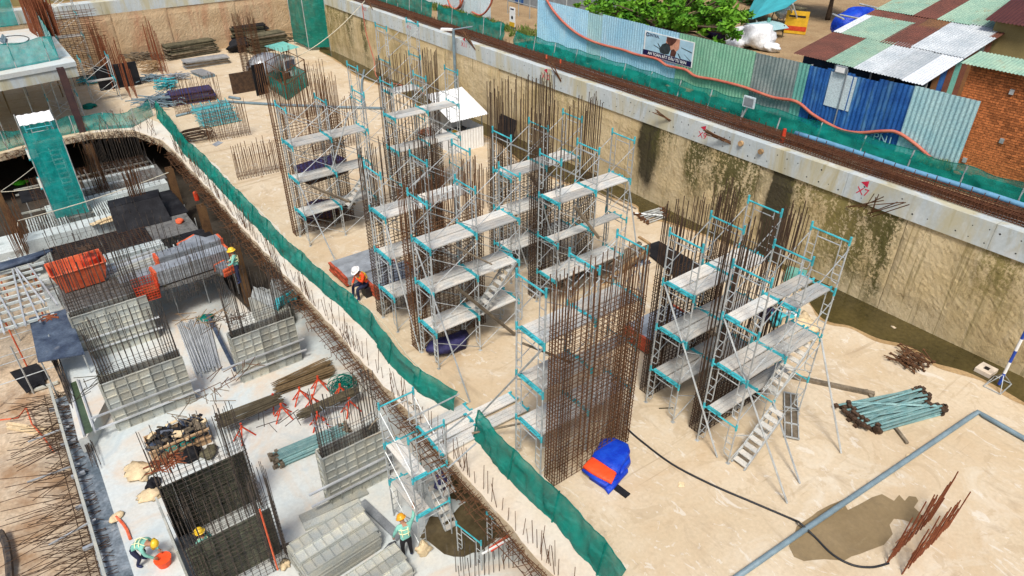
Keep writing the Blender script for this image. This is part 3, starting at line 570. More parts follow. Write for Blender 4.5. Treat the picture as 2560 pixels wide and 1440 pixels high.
mb.box(c+V(0, 0, .75), (.06, 1.5, 1.5), q); mb.obj('board', 'yellow_paint', s_); mb = MB(); mb.box(c+q @ V(-.035, 0, .35), (.02, 1.45, .3), q); mb.obj('red_band', 'red_paint', s_); mb = MB(); mb.box(c+q @ V(-.036, 0, 1.15), (.02, 1.1, .12), q); mb.obj('dark_lettering_bar', 'black_paint', s_)
c = P(1905, 92, 5.05); tb = thing('work_table', 'pale sheet topped table beside the white sacks', 'table', c)
mb = MB(); mb.grid(lambda a, b: c+V(-1.3+2.6*a, -1.1+2.2*b, .95-.25*(abs(b-.5)*2)**3-.1*a), 8, 8); mb.obj('top', 'tin_pale', tb)
for sx_, sy in ((-1, -.9), (-1, .9), (1, -.9), (1, .9)): mb = MB(); mb.bar(c+V(sx_, sy, 0), c+V(sx_, sy, .8), .04, 5); mb.obj('leg', 'wood_dark', tb)
mb = MB(); mb.bar(c+V(.6, .1, .9), c+V(.6, .1, 1.15), .12, 10, cap=True); solo(mb, 'paint_can', 'tin_teal', 'small green can standing on the pale table', 'can')
mb = MB(); mb.blob(P(1960, 42, 5.9)+V(0, 0, .3), (1.5, 1.2, .8), 9, .3, 10); solo(mb, 'sack', 'bag_white', 'white plastic sack on the shelf under the teal canopy', 'sack', smooth=True)
c = P(1960, 60, 5.05); rk = thing('stall_shelf', 'dark slatted shelf under the teal canopy', 'shelf', c)
for k in range(5): mb = MB(); mb.bar(c+V(-.3, -1+k*.5, 0), c+V(.2, -1+k*.5, 1.3), .04, 4); mb.obj('slat', 'wood_grey', rk)
mb = MB(); mb.box(c+V(.2, 0, 1.2), (.9, 2.4, .06)); mb.obj('board', 'wood_dark', rk)
for i, (x, y, d, lb) in enumerate(((1892, 118, (2.3, 2.0, 1.6), 'big bulging white sack in front of the pale table'), (1850, 112, (1.9, 1.7, 1.2), 'white sack lying left of the biggest sack'), (1925, 128, (.9, 1.2, .6), 'small flat white sack right of the biggest sack'), (1832, 122, (1.2, 1.2, .7), 'grey white sack low behind the tin fence'))):
    mb = MB(); c = P(x, y, 5.05); mb.blob(c+V(0, 0, d[2]*.42), d, i+2, .22, 14); solo(mb, 'sack', 'bag_white', lb, 'sack', smooth=True)
mb = MB(); mb.blob(P(1795, 95, 5.05)+V(0, 0, .6), (2.0, 2.0, 1.5), 4, .3, 10); solo(mb, 'covered_heap', 'tarp_navy', 'heap under a dark blue cover below the leafy tree', 'tarp', smooth=True)
# floodlight box on a leaning post, floodlight on the fence, lamp post
fl = thing('junction_panel', 'white flat panel on a leaning post before the grey tin sheets', 'panel', (NX, PX(1850, 300, NX).y, 5.05))
a = PX(1848, 302, NX-.3); b = PX(1872, 262, NX-.3); a.z = 5.05; mb = MB(); mb.bar(a, b, .05, 6); mb.obj('post', 'steel', fl); mb = MB(); mb.box(PX(1873, 255, NX-.36), (.08, .62, .5)); mb.obj('face', 'tin_white', fl); mb = MB(); mb.box(PX(1873, 255, NX-.36)+V(-.045, 0, 0), (.02, .5, .38)); mb.obj('screen', 'grey_paint', fl)
c = PX(2103, 174, FX-.1); ff = thing('floodlight', 'white floodlight on a thin mast over the navy tin sheets', 'lamp', (FX-.1, c.y, 5.05)); mb = MB(); mb.box(c, (.14, .5, .3)); mb.obj('housing', 'grey_paint', ff); mb = MB(); mb.box(c-V(.075, 0, 0), (.01, .42, .22)); mb.obj('lens', 'white_paint', ff); mb = MB(); mb.bar((FX-.1, c.y-.3, 5), (FX-.1, c.y-.3, 7.9), .03, 5); mb.obj('mast', 'grey_paint', ff)
c = P(1137, 264, 0); lp = thing('lamp_post', 'tall grey lamp post standing by the retaining wall behind the kiosk', 'lamp', (25.6, 41.2, 0))
tp = PX(1133, 74, 25.6); bs = V(25.6, tp.y, 0); mb = MB(); mb.bar(bs, tp, .10, 8); mb.obj('pole', 'pipe_grey', lp); mb = MB(); mb.bar(tp, tp+V(.9, -1.0, .25), .05, 6); mb.obj('arm', 'pipe_grey', lp); mb = MB(); mb.box(tp+V(-.35, .25, .02), (.8, .3, .12), Matrix.Rotation(R(-45), 3, 'Z')); mb.obj('lamp_head', 'white_paint', lp)
c = PX(1954, 362, WX+.6); c.z = 5.12; mb = MB(); mb.bar(c, c+V(0, 0, .62), .10, 10, .07, True); solo(mb, 'marker_post', 'red_paint', 'short red marker post standing in the rusty cap reinforcement', 'marker')
for i, (x, y) in enumerate(((1366, 154), (1401, 164))):
    c = PX(x, y, WX+.6); c.z = 5.12; mb = MB(); mb.bar(c, c+V(0, 0, .5), .05, 6, cap=True); solo(mb, 'marker_stake', 'orange_paint', 'small orange and white stake in the cap reinforcement, %s of two' % ('left', 'right')[i], 'marker')
# trees
def leaves(mb_pts, n, size, rs):
    rg = np.random.default_rng(rs); vs = []; fs = []
    tot = sum(r[0]*r[1]*r[2] for _, r in mb_pts)
    for c, r in mb_pts:
        k = int(n*r[0]*r[1]*r[2]/tot)+20; d = rg.normal(size=(k, 3)); d /= np.linalg.norm(d, axis=1)[:, None]; rad = rg.uniform(.35, 1, k)**.6
        p = np.array(c)+d*rad[:, None]*np.array(r); p[:, 2] += rg.uniform(-.1, .1, k)
        a = rg.normal(size=(k, 3)); a[:, 2] *= .5; a /= np.linalg.norm(a, axis=1)[:, None]; b = np.cross(a, rg.normal(size=(k, 3))); b /= np.linalg.norm(b, axis=1)[:, None]; s = rg.uniform(.6, 1.3, k)[:, None]*size
        q = np.stack([p-a*s, p+b*s*.45, p+a*s, p-b*s*.45], 1).reshape(-1, 3); o = len(vs); vs.extend(map(tuple, q)); fs.extend((o+4*i, o+4*i+1, o+4*i+2, o+4*i+3) for i in range(k))
    m_ = MB(); m_.v = vs; m_.f = fs; m_.mi = [0]*len(fs); return m_
def tree(label, base, clumps, n, size, mname, rs, group=None, tr=.22):
    t = thing('leafy_tree', label, 'tree', base, group); mb = MB(); base = Vector(base); top = sum((Vector(c) for c, _ in clumps), V(0, 0, 0))/len(clumps)
    fork = base.lerp(top, .35); fork.x = base.x; fork.y = base.y
    mb.path([base-V(0, 0, .1), base.lerp(fork, .5)+V(.1, .05, 0), fork], [tr, tr*.8, tr*.65], 7)
    for c, r in clumps: mb.path([fork, fork.lerp(Vector(c), .5)+V(rnd(-.2, .2), rnd(-.2, .2), .2), Vector(c)], [tr*.5, tr*.3, tr*.1], 5)
    mb.obj('trunk', 'bark', t, True); leaves(clumps, n, size, rs).obj('crown', mname, t)
cl = []
for x, y, X, r in ((1505, 28, 33.5, 1.0), (1560, 25, 34, 1.3), (1610, 25, 35, 1.5), (1600, -5, 36, 1.7), (1660, 20, 35, 1.4), (1700, 40, 34.5, 1.3), (1740, 28, 35, 1.5), (1780, 45, 34.5, 1.4), (1820, 50, 35, 1.2), (1845, 38, 36, 1.0), (1810, 78, 34.5, .9), (1770, 0, 37, 1.8), (1690, -10, 37, 1.8), (1535, -5, 36, 1.5), (1830, 5, 37, 1.5), (1715, 75, 34.5, .8), (1625, 62, 34.5, .8), (1480, 8, 34.5, .8), (1650, -40, 38, 2)):
    
    for q_ in range(5): p_ = PX(x, y, X)+V(rnd(-1, 1), rnd(-1, 1), rnd(-.6, .6))*r; q2 = r*rnd(.25, .5); cl.append((tuple(p_), (q2, q2, q2*.5)))
tree('bright green leafy tree hanging over the tin fence', (36.5, 31.5, 5.05), cl, 6500, .2, 'leaf', 1)
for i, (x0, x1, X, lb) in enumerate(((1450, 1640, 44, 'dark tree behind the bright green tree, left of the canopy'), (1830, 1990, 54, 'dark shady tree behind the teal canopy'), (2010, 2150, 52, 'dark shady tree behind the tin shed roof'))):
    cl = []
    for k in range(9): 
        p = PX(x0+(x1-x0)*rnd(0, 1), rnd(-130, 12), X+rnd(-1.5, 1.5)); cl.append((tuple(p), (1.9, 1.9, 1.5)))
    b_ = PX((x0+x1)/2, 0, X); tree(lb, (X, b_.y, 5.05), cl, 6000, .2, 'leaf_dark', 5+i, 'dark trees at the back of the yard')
# weeds along the fence foot
def tuft(mb, c, n, h, s):
    for _ in range(n):
        a = Vector(c)+V(rnd(-s, s), rnd(-s, s), 0); d = V(rnd(-1, 1), rnd(-1, 1), 0)*.07; b = a+V(rnd(-.15, .15), rnd(-.15, .15), h*rnd(.5, 1.2)); mb.add([a-d, a+d, b], [(0, 1, 2)])
mb = MB()
for k in range(130):
    y = rnd(38.5, 52); tuft(mb, (30.9-rnd(0, 1.0), y, 5.05), 14, .35, .25)
for k in range(40): tuft(mb, (rnd(29.0, 33), rnd(37, 41), 5.05), 14, .3, .3)
for k in range(14): tuft(mb, PX(2355+rnd(-30, 30), 408, 29.6)*1, 12, .25, .15) if False else tuft(mb, (29.5, 10.7+rnd(-.6, .6), 5.08), 14, .35, .15)
o = mb.obj('weeds', 'grass', kind='stuff'); o['label'] = 'green weeds growing at the foot of the fences'; o['category'] = 'weeds'
# small building seen through the gap
gb = thing('site_hut', 'dark grey hut with a blue door seen through the fence gap', 'building', (37, 43, 5.05))
mb = MB(); mb.bb((37, 50, 5), (41, 37.5, 9)); mb.obj('wall', 'grey_paint', gb); c = PX(1298, 12, 36.98); mb = MB(); mb.bb((36.93, c.y+.55, 5.1), (36.99, c.y-.55, 7.5)); mb.obj('door', 'tin_blue', gb)
for k in range(6): mb = MB(); mb.bar((34.0, 46-k*1.4, 5), (34.0, 46-k*1.4, 8), .04, 5); mb.obj('post', 'steel', gb)
for zz in (6.0, 7.2): mb = MB(); mb.bar((34.0, 46, zz), (34.0, 39, zz), .03, 5); mb.obj('rail', 'steel', gb)
# yard wall far behind at the top left
mb = MB(); mb.bb((-20, 72.6, 5), (24, 72.9, 7.6)); solo(mb, 'yard_wall', 'olive_wall', 'plain yellowish wall beyond the far retaining wall', 'wall')
# ============================================================= scaffolds and reinforcement cages on the main slab
BAY, FWD, FH = 1.83, 1.22, 1.70
def frame_mesh(h=FH, ladder=True):
    mb = MB(); r = .027
    for y in (0, FWD): mb.bar((0, y, 0), (0, y, h), r, 6)
    mb.bar((0, .25, h-.24), (0, FWD-.25, h-.24), .018, 5)
    if ladder:
        for y, s in ((0, 1), (FWD, -1)):
            yi = y+s*.24; mb.path([(0, yi, h-.06), (0, yi, .42), (0, y+s*.2, .3), (0, y, .26)], .017, 5)
            for z in (.55, .85, 1.15): mb.bar((0, y, z), (0, yi, z), .014, 4)
    return mb.mesh('frame', 'steel')
ME_F = frame_mesh()
mb = MB(); mb.bar((0, 0, FH-.03), (0, FWD, FH-.03), .029, 6)
for y in (0, FWD): mb.bar((0, y, FH-.14), (0, y, FH+.14), .038, 6)
ME_FT = mb.mesh('top_bar', 'teal')
def put_frame(t, loc, rot=None, scale=None):
    o = inst('frame', ME_F, t, loc=loc, rot=rot, scale=scale); inst('top_bar', ME_FT, o); return o
mb = MB(); mb.bar((0, 0, .35), (BAY, 0, 1.45), .015, 5); mb.bar((0, 0, 1.45), (BAY, 0, .35), .015, 5); ME_X = mb.mesh('cross_brace', 'steel')
def plank_mesh(mat_):
    mb = MB(); n = 3; w_ = .48
    for i in range(n): mb.bb((.06, i*w_/n+.006, -.03), (BAY-.06, (i+1)*w_/n-.006, .02))
    m1 = mb.mesh('plank', mat_); mb = MB()
    mb.bb((-.005, 0, -.036), (.065, w_, .027))
    for y in (.05, w_-.05): mb.box((-.02, y, .03), (.1, .05, .05))
    return m1, mb.mesh('end_hook', 'teal')
ME_P, ME_PH = plank_mesh('plank')
def put_plank(t, loc, rot=None):
    o = inst('plank', ME_P, t, loc=loc, rot=rot); h1 = inst('end_hook', ME_PH, o); h2 = inst('end_hook', ME_PH, o); h2.location = (BAY, .48, 0); h2.rotation_euler = (0, 0, math.pi); return o
def stair_mesh(run=1.55, rise=FH, n=8, w_=.46):
    mb = MB()
    for y in (0, w_): mb.beam((0, y, 0), (run, y, rise), .04, .09)
    mb.k = 1
    for i in range(n): t = (i+.6)/n; mb.box((run*t, w_/2, rise*t), (.2, w_, .035))
    return mb.mesh('stair', ['steel', 'plank'])
ME_S = stair_mesh()
mb = MB(); mb.bar((0, 0, 0), (0, 0, .5), .017, 5); mb.box((0, 0, .006), (.12, .12, .012)); ME_J = mb.mesh('base_jack', 'steel')
ZB = -.2
def scaffold(label, x0, y0, plats, levels=4, bays=2, stairs=(), rakers=(), skip=(), z0=0., extra=(), braces=True):
    t = thing('scaffold_tower', label, 'scaffold', (x0, y0, z0), 'frame scaffolds beside the rebar cages')
    for k in range(levels):
        for i in range(bays+1):
            if (k, i) in skip: continue
            z = z0+ZB+k*FH
            if k == 0:
                put_frame(t, loc=(x0+i*BAY, y0, z0+.02), scale=(1, 1, (FH+ZB-.02)/FH))
                for y in (0, FWD): inst('base_plate', ME_J, t, loc=(x0+i*BAY, y0+y, z0+.0), scale=(1, 1, .4))
            else: put_frame(t, loc=(x0+i*BAY, y0, z))
        if braces:
            for i in range(bays):
                if (k, i) in skip or (k, i+1) in skip: continue
                for y in (0, FWD): inst('cross_brace', ME_X, t, loc=(x0+i*BAY, y0+y+(.03 if y else -.03), z0+ZB+k*FH+(.05 if k == 0 else 0)), scale=(1, 1, .92 if k == 0 else 1))
    for (lev, bay, ys) in plats:            # planks resting on the frame tops
        for y in ys: put_plank(t, loc=(x0+bay*BAY, y0+y, z0+ZB+(lev+1)*FH+.035), rot=(0, 0, rnd(-.006, .006)))
    for (lev, bay, y, fl) in stairs:
        inst('stair', ME_S, t, loc=(x0+bay*BAY+(.14 if not fl else BAY-.14), y0+y+(0 if not fl else .46), z0+ZB+lev*FH+(.07 if lev else .22)), rot=(0, 0, math.pi if fl else 0), scale=(1, 1, 1 if lev else .87))
    for a, b in rakers: mb = MB(); mb.bar(a, b, .03, 6); mb.obj('raker_pole', 'steel', t)
    for a, b, r in extra: mb = MB(); mb.bar(a, b, r, 6); mb.obj('tie_pole', 'wood_grey', t)
    return t
def full(levs, bays=(0, 1), ys=(.08, .60)): return [(l, b, ys) for l in levs for b in bays]
S = scaffold
S('tall scaffold behind the nearest rebar cage', 9.3, 11.0, full((0,), (0, 1), (.10, .6))+full((1,), (0,), (.12, .62))+full((1,), (1,), (.3,))+full((2,), (0, 1), (.08, .58)), 4, 2,
  rakers=[(P(1197, 1040, .02), V(9.3, 11.0, 4.9))], extra=[(P(1180, 1083, .3), P(1320, 1055, .9), .035), (V(9.25, 11.9, 4.5), V(10.2, 10.9, 4.0), .035)])
S('right hand rear scaffold with grey planks, before the cage by the red ended box stack', 14.25, 10.15, full((0, 1, 2)), 4, 2, rakers=[(V(14.25, 11.3, 4.85), P(1793, 1143, .02))], extra=[(V(15.3, 9.8, 3.3), V(16.2, 11.4, 2.4), .06)])
S('rightmost front scaffold with a stair and long raking poles', 14.25, 7.9, full((0,), (0, 1), (.62,))+full((1,), (0, 1), (.08, .60))+full((2,), (0,), (.66,))+[(2, 1, (.12, .7))], 4, 2,
  stairs=[(0, 0, -.5, False), (1, 1, .05, False)], rakers=[(V(14.25, 9.1, 4.9), P(1968, 1258, .02)), (V(16.0, 7.9, 1.6), P(2000, 1209, .02)), (V(17.9, 7.9, 3.2), P(2103, 1133, .02))])
S('centre front scaffold of the left pair with a stair at its right end', 9.5, 17.15, full((0, 1, 2)), 4, 2, stairs=[(2, 1, -.48, False)] if 0 else [(1, 1, .0, False)], rakers=[(V(9.5, 18.3, 4.9), P(1175, 1005, .02)), (V(9.5, 17.15, 4.9), P(1090, 905, .02))],
  extra=[(V(10.4, 17.1, 3.2), V(12.9, 17.1, .1), .07), (V(10.2, 17.1, 5.0), V(11.9, 17.1, 3.6), .035)])
S('centre rear scaffold of the left pair, behind the planked front one', 9.4, 20.05, full((0, 1), (0,))+full((2,), (0, 1)), 4, 2, rakers=[(V(9.4, 20.1, 4.9), P(1050, 881, .02))], stairs=[(1, 1, .0, True)], extra=[(V(10.4, 20.0, 3.3), V(11.7, 20.0, 1.6), .06)])
S('centre front scaffold of the right pair, with white planks on top', 15.1, 17.25, full((0,), (0, 1))+full((1,), (0, 1), (.3,))+full((2,), (0, 1)), 4, 2, rakers=[(V(15.1, 18.4, 4.9), P(1422, 738, .02)), (V(18.7, 17.3, 4.9), P(1612, 782, .02)), (V(18.7, 18.4, 4.9), P(1510, 690, .02))], extra=[(V(15.8, 17.2, 4.7), V(17.2, 17.2, 2.9), .06)])
S('centre rear scaffold of the right pair against the far cage', 15.1, 20.25, full((0, 1, 2), (0, 1)), 4, 2, rakers=[(V(15.1, 20.3, 3.2), P(1332, 707, .02))], extra=[(V(16.0, 20.2, 4.9), V(17.1, 20.2, 3.3), .07)])
S('left tall scaffold with teal planks and a stair, standing alone by the green net', 9.4, 28.65, full((0,), (0, 1))+full((1,), (0, 1))+full((2,), (0, 1)), 4, 2, stairs=[(2, 1, -.48, False)] if 0 else [(1, 1, -.45, False)], rakers=[(V(9.4, 28.65, 3.2), P(846, 668, .02)), (V(12.2, 28.6, 6.0), V(10.9, 28.6, 3.3))], extra=[(V(9.9, 28.6, 3.0), V(11.9, 28.6, 1.5), .07)])
S('back scaffold with teal planks left of the white kiosk', 14.8, 29.2, full((1,), (0, 1), (.1, .6))+full((2,), (0, 1), (.1, .6)), 4, 2)
S('farthest scaffold with bare frames near the puddled wall', 14.8, 32.85, [(2, 1, (.1, .6))], 5, 2, skip={(4, 1), (4, 2)} if 0 else {(4, 0)})
# ---- cages
def cage(label, x0, x1, y0, y1, z0, zs, zb, mname='rust_dark', end=.5, sp=.2, spe=.10, st=.13, wild=.35, lean=(0, 0), r=.0150, rs=.0085, zs0=None, group='rebar cages', ties=True, ragged=.7):
    t = thing('rebar_cage', label, 'rebar cage', ((x0+x1)/2, (y0+y1)/2, z0), group); mb = MB(); n = 0
    xs = list(np.arange(x0, x0+end+.001, spe))+list(np.arange(x0+end+sp, x1-end, sp))+list(np.arange(x1-end, x1+.001, spe))
    def ln(p, z): k = (z-z0)/6.0; return V(p[0]+lean[0]*k, p[1]+lean[1]*k, z)
    for x in xs:
        for y in (y0, y1):
            h = zb-rnd(0, ragged)*rnd(.2, 1.6); a = rnd(-.012, .012); q = V(rnd(-wild, wild)*.12, rnd(-wild, wild)*.12, 0)
            mb.bar(ln((x+a, y), z0), ln((x+a, y), zs if zs > z0+.3 else z0+.3), r); mb.bar(ln((x+a, y), zs if zs > z0+.3 else z0+.3), ln((x+a, y), h)+q, r)
    for y in np.arange(y0+.11, y1-.05, .12):
        for x in (x0, x0+end, x1-end, x1): mb.bar(ln((x, y), z0), ln((x, y), zb-rnd(0, ragged)), r)
    mb.obj('vertical_bars', mname, t, kind='stuff')
    mb = MB(); z = (zs0 if zs0 is not None else z0)+.06
    while z < zs:
        j = rnd(-.015, .015)
        def loop(a, b):
            c = [ln((a, y0-.02), z+j), ln((b, y0-.02), z+j), ln((b, y1+.02), z+j), ln((a, y1+.02), z+j)]
            for i in range(4): mb.bar(c[i], c[(i+1) % 4], rs)
        loop(x0-.02, x1+.02); loop(x0-.015, x0+end); loop(x1-end, x1+.015)
        if ties:
            for x in xs[8::3]: mb.bar(ln((x, y0), z+j), ln((x, y1), z+j), rs)
        z += st*rnd(.9, 1.1)
    if len(mb.f): mb.obj('stirrups', mname, t, kind='stuff')
    return t
cage('nearest rebar cage, closest to the blue and orange tarp', 9.36, 12.42, 10.42, 10.86, 0, 5.65, 7.3, 'rust', st=.14)
cage('rebar cage behind the right hand rear scaffold', 14.55, 17.6, 11.5, 11.94, 0, 4.7, 7.3, st=.14)
cage('tall loose rebar cage behind the rightmost front scaffold', 14.5, 17.6, 9.22, 9.66, 0, 1.9, 7.5, st=.12, wild=1.2)
cage('rebar cage behind the centre front scaffold of the left pair', 9.42, 12.5, 18.5, 18.94, 0, 5.2, 7.0, 'rust', st=.14)
cage('rebar cage behind the centre rear scaffold of the left pair', 9.42, 12.5, 21.4, 21.84, 0, 5.0, 7.3, st=.14)
cage('rebar cage behind the centre front scaffold of the right pair', 15.15, 18.25, 18.65, 19.09, 0, 4.9, 8.2, st=.14)
cage('rebar cage behind the centre rear scaffold of the right pair', 15.3, 18.4, 21.65, 22.1, 0, 5.2, 8.4, st=.14)
cage('rebar cage behind the left tall scaffold with teal planks', 9.25, 12.35, 29.98, 30.4, 0, 5.6, 7.4, 'rust', st=.13)
cage('rebar cage behind the back scaffold left of the kiosk', 15.0, 18.2, 30.65, 31.1, 0, 3.4, 7.6, st=.13, wild=.6)
cage('short rebar cage between the left and right scaffold pairs', 13.2, 14.3, 24.2, 24.6, 0, 1.8, 4.4, 'rust', end=.4)
cage('upright rebar cage near the far stacks of plywood', P(640, 215).x-.6, P(640, 215).x+.9, P(640, 215).y, P(640, 215).y+.6, 0, 4.6, 5.6, 'rust', end=.4, st=.2)
def starters(label, a, b, n, h, mname='rust', rows=2, gap=.42, lean=(0, 0), spread=.3, r=.017, tie=0, z0=0):
    a = V(a[0], a[1], z0) if len(a) == 2 else Vector(a); b = V(b[0], b[1], z0) if len(b) == 2 else Vector(b); d = (b-a).normalized(); p = V(-d.y, d.x, 0)
    t = MB()
    for q in range(rows):
        for i in range(n):
            o = a.lerp(b, i/(n-1))+p*gap*q+V(rnd(-.02, .02), rnd(-.02, .02), 0); hh = h*(rnd(1-spread, 1))
            t.bar(o-V(0, 0, .0), o+V(lean[0]*hh+rnd(-.03, .03)*hh, lean[1]*hh+rnd(-.03, .03)*hh, hh), r)
        for k in range(tie): t.bar(a+p*gap*q+V(0, 0, .25+.3*k), b+p*gap*q+V(0, 0, .25+.3*k), .01)
    solo(t, 'starter_bars', mname, label, 'rebar', a, 'starter bars standing in the slab')
G = [('starter bars at the bottom right corner, leaning', (14.75, 2.7), (17.25, 2.7), 30, 1.8, 'rust_red', 2, .42, (.12, -.02), .8, .016, 3),
     ('row of starter bars between the green net and the left tall scaffold', (9.2, 38.4), (11.6, 38.2), 18, 2.2, 'rust', 2, .4, (0, 0), .3, .017, 1),
     ('starter bars in front of the stacked teal frames', (9.7, 45.5), (12.3, 45.3), 18, 2.5, 'rust', 2, .42, (0, 0), .3, .017, 2),
     ('starter bars by the dark sheet pile, left of the grey pipe', (9.4, 52.1), (12.6, 52.1), 20, 2.6, 'rust', 2, .4, (0, 0), .3, .017, 2),
     ('starter bars around the brown steel panels', (15.6, 52.5), (18.6, 52.5), 20, 3.6, 'rust', 2, .45, (0, 0), .3, .017, 1),
     ('starter bars by the green mesh pit', (15.0, 46.5), (18.4, 46.5), 22, 3.8, 'rust', 2, .42, (0, 0), .3, .017, 1),
     ('starter bars right of the left tall scaffold', (14.2, 39.5), (17.3, 39.5), 18, 3.4, 'rust', 2, .42, (0, 0), .35, .017, 1),
     ('starter bars in front of the white kiosk', (17.6, 27.0), (20.3, 27.0), 12, 3.2, 'rust_dark', 2, .42, (0, 0), .4, .017, 0),
     ('thin starter bars behind the centre scaffolds', (13.2, 26.6), (16.4, 26.6), 12, 3.0, 'rust_dark', 2, .42, (0, 0), .4, .017, 0),
     ('rusty starter bars left of the far timber heap', P(425, 195)[:2], P(375, 130)[:2], 16, 3.8, 'rust_red', 2, .4, (0, 0), .3, .024, 0),
     ('row of rusty starter bars at the far left of the slab', P(345, 250)[:2], P(305, 180)[:2], 16, 3.2, 'rust_red', 2, .4, (0, 0), .3, .024, 0),
     ('row of rusty starter bars beside the upper slab', P(300, 225)[:2], P(262, 160)[:2], 18, 4.0, 'rust_red', 2, .4, (0, 0), .25, .026, 0)]
for g_a in G: starters(*g_a)
# ============================================================= things standing and lying on the main slab
def stackz(t, name, me_w, me_l, th, n, c, mats, rot=0, jit=.06, cols=1, gap=.02, z0=0, gaps=()):
    "boards lying on each other"
    mb = MB(); mb.box((0, 0, th/2), (me_l, me_w, th*.94)); ms = [mb.mesh(name, m_) for m_ in (mats if isinstance(mats, (list, tuple)) else [mats])]
    q = Matrix.Rotation(rot, 3, 'Z')
    for k in range(n):
        for j in range(cols):
            o = q @ V(rnd(-jit, jit), (j-(cols-1)/2)*(me_w+gap)+rnd(-jit, jit)*.3, 0); inst(name, random.choice(ms), t, loc=Vector(c)+o+V(0, 0, z0+k*th), rot=(0, 0, rot+rnd(-jit, jit)*.25))
def boards(label, c, L_, W_, n, th, rot, mats, jit=.08, cat='boards', name='board_stack', cols=1, piece='board', group=None):
    t = thing(name, label, cat, c, group); stackz(t, piece, W_, L_, th, n, c, mats, rot, jit, cols); return t
def tubes(label, a0, a1, b0, b1, n, r, mname, cat='tubes', name='tube_bundle', piece='tube', jit=.08, layers=3, ends=None, cross=0, z0=0, sides=6, wob=.06):
    a0, a1, b0, b1 = map(Vector, (a0, a1, b0, b1)); c = (a0+a1+b0+b1)/4; t = thing(name, label, cat, c)
    per = max(1, math.ceil(n/layers))
    for i in range(n):
        k = i//per; u = ((i % per)+.5*(k % 2)+.5)/per; u = max(0, min(1, u)); v = max(0, min(1, 1-u if cross and i % cross == 0 else u+rnd(-wob, wob)))
        z = V(0, 0, z0+r*1.05+k*r*1.9); d = (b0-a0).normalized()*rnd(-jit, jit)
        mb = MB(); A, B = a0.lerp(a1, u)+z+d, b0.lerp(b1, v)+z+d; mb.bar(A, B, r, sides, cap=True)
        o = mb.obj(piece, mname, t)
        if ends:
            e = (B-A).normalized()
            for p, s in ((A, -1), (B, 1)): m2 = MB(); m2.beam(p+e*s*.02, p+e*s*.14, r*3.2, r*2.6); m2.obj('clamp', ends, o)
    return t
tubes('loose heap of teal scaffold tubes near the long grey pipe', P(2098, 1018), P(2192, 1086), P(2278, 980), P(2342, 1040), 40, .040, 'tube_teal', ends='rust_dark', cross=6, layers=4, jit=.3, wob=.22)
mb = MB(); mb.beam(P(2165, 975, .05), P(2268, 1108, .05), .1, .09); solo(mb, 'timber', 'wood_grey', 'timber bearer poking out under the teal tube heap', 'timber')
mb = MB(); mb.beam(P(1965, 938, .07), P(2186, 985, .07), .16, .12); solo(mb, 'timber', 'wood_grey', 'long weathered timber lying behind the teal tube heap', 'timber')
mb = MB(); c = P(2272, 903)
for k in range(60):
    a = c+V(rnd(-.55, .55), rnd(-.45, .45), rnd(.03, .28)); d = V(rnd(-.2, .2), rnd(.1, .3)*random.choice((-1, 1)), rnd(-.06, .06)); mb.bar(a-d, a+d, .022, 5); mb.box(a+d, (.07, .07, .06))
solo(mb, 'clamp_heap', 'rust', 'small heap of rusty clamps by the wall puddle', 'clamps')
c = P(2463, 930); bk = thing('concrete_block', 'small white concrete block lying in the wall puddle', 'block', c); mb = MB(); mb.prism(rag([c+V(-.3, -.25, .17), c+V(.28, -.28, .17), c+V(.3, .25, .17), c+V(-.28, .28, .17)], .01), -.16); mb.obj('body', 'bag_white' if 0 else 'strip', bk); mb = MB(); mb.box(c+V(.0, .0, .175), (.2, .17, .012)); mb.obj('hole', 'black_paint', bk)
c = P(2495, 965); sp_ = thing('striped_pole', 'blue and white striped pole on a light steel foot by the wall', 'pole', c)
mb = MB()
for a, b in (((-.45, -.25), (.45, -.25)), ((.45, -.25), (.45, .3)), ((.45, .3), (-.45, .3)), ((-.45, .3), (-.45, -.25))): mb.bar(c+V(*a, .03), c+V(*b, .03), .02, 4)
for a in ((-.45, -.25), (.45, -.25), (.45, .3), (-.45, .3)): mb.bar(c+V(*a, .03), c+V(0, 0, .55), .016, 4)
mb.obj('foot', 'steel', sp_)
for k in range(7): mb = MB(); mb.bar(c+V(0, 0, .08+k*.5), c+V(0, 0, .58+k*.5), .05, 8, cap=True); mb.obj('band', ('blue_paint', 'white_paint')[k % 2] if k else 'blue_paint', sp_)
a, b = P(1976, 985, .06), P(1979, 1096, .06); wb = thing('walk_board', 'rusty steel walk board lying upside down beside the stair', 'walkboard', (a+b)/2); mb = MB(); mb.beam(a, b, .42, .03); mb.obj('deck', 'wood_grey', wb); d = (b-a).normalized(); p_ = V(-d.y, d.x, 0)
for s in (-.21, 0, .21): mb = MB(); mb.beam(a+p_*s+V(0, 0, .03), b+p_*s+V(0, 0, .03), .035, .05); mb.obj('rib', 'steel', wb)
for s in (0, .35, .7, 1): mb = MB(); mb.beam(a.lerp(b, s)-p_*.24+V(0, 0, .035), a.lerp(b, s)+p_*.24+V(0, 0, .035), .04, .04); mb.obj('cross_rib', 'steel', wb)
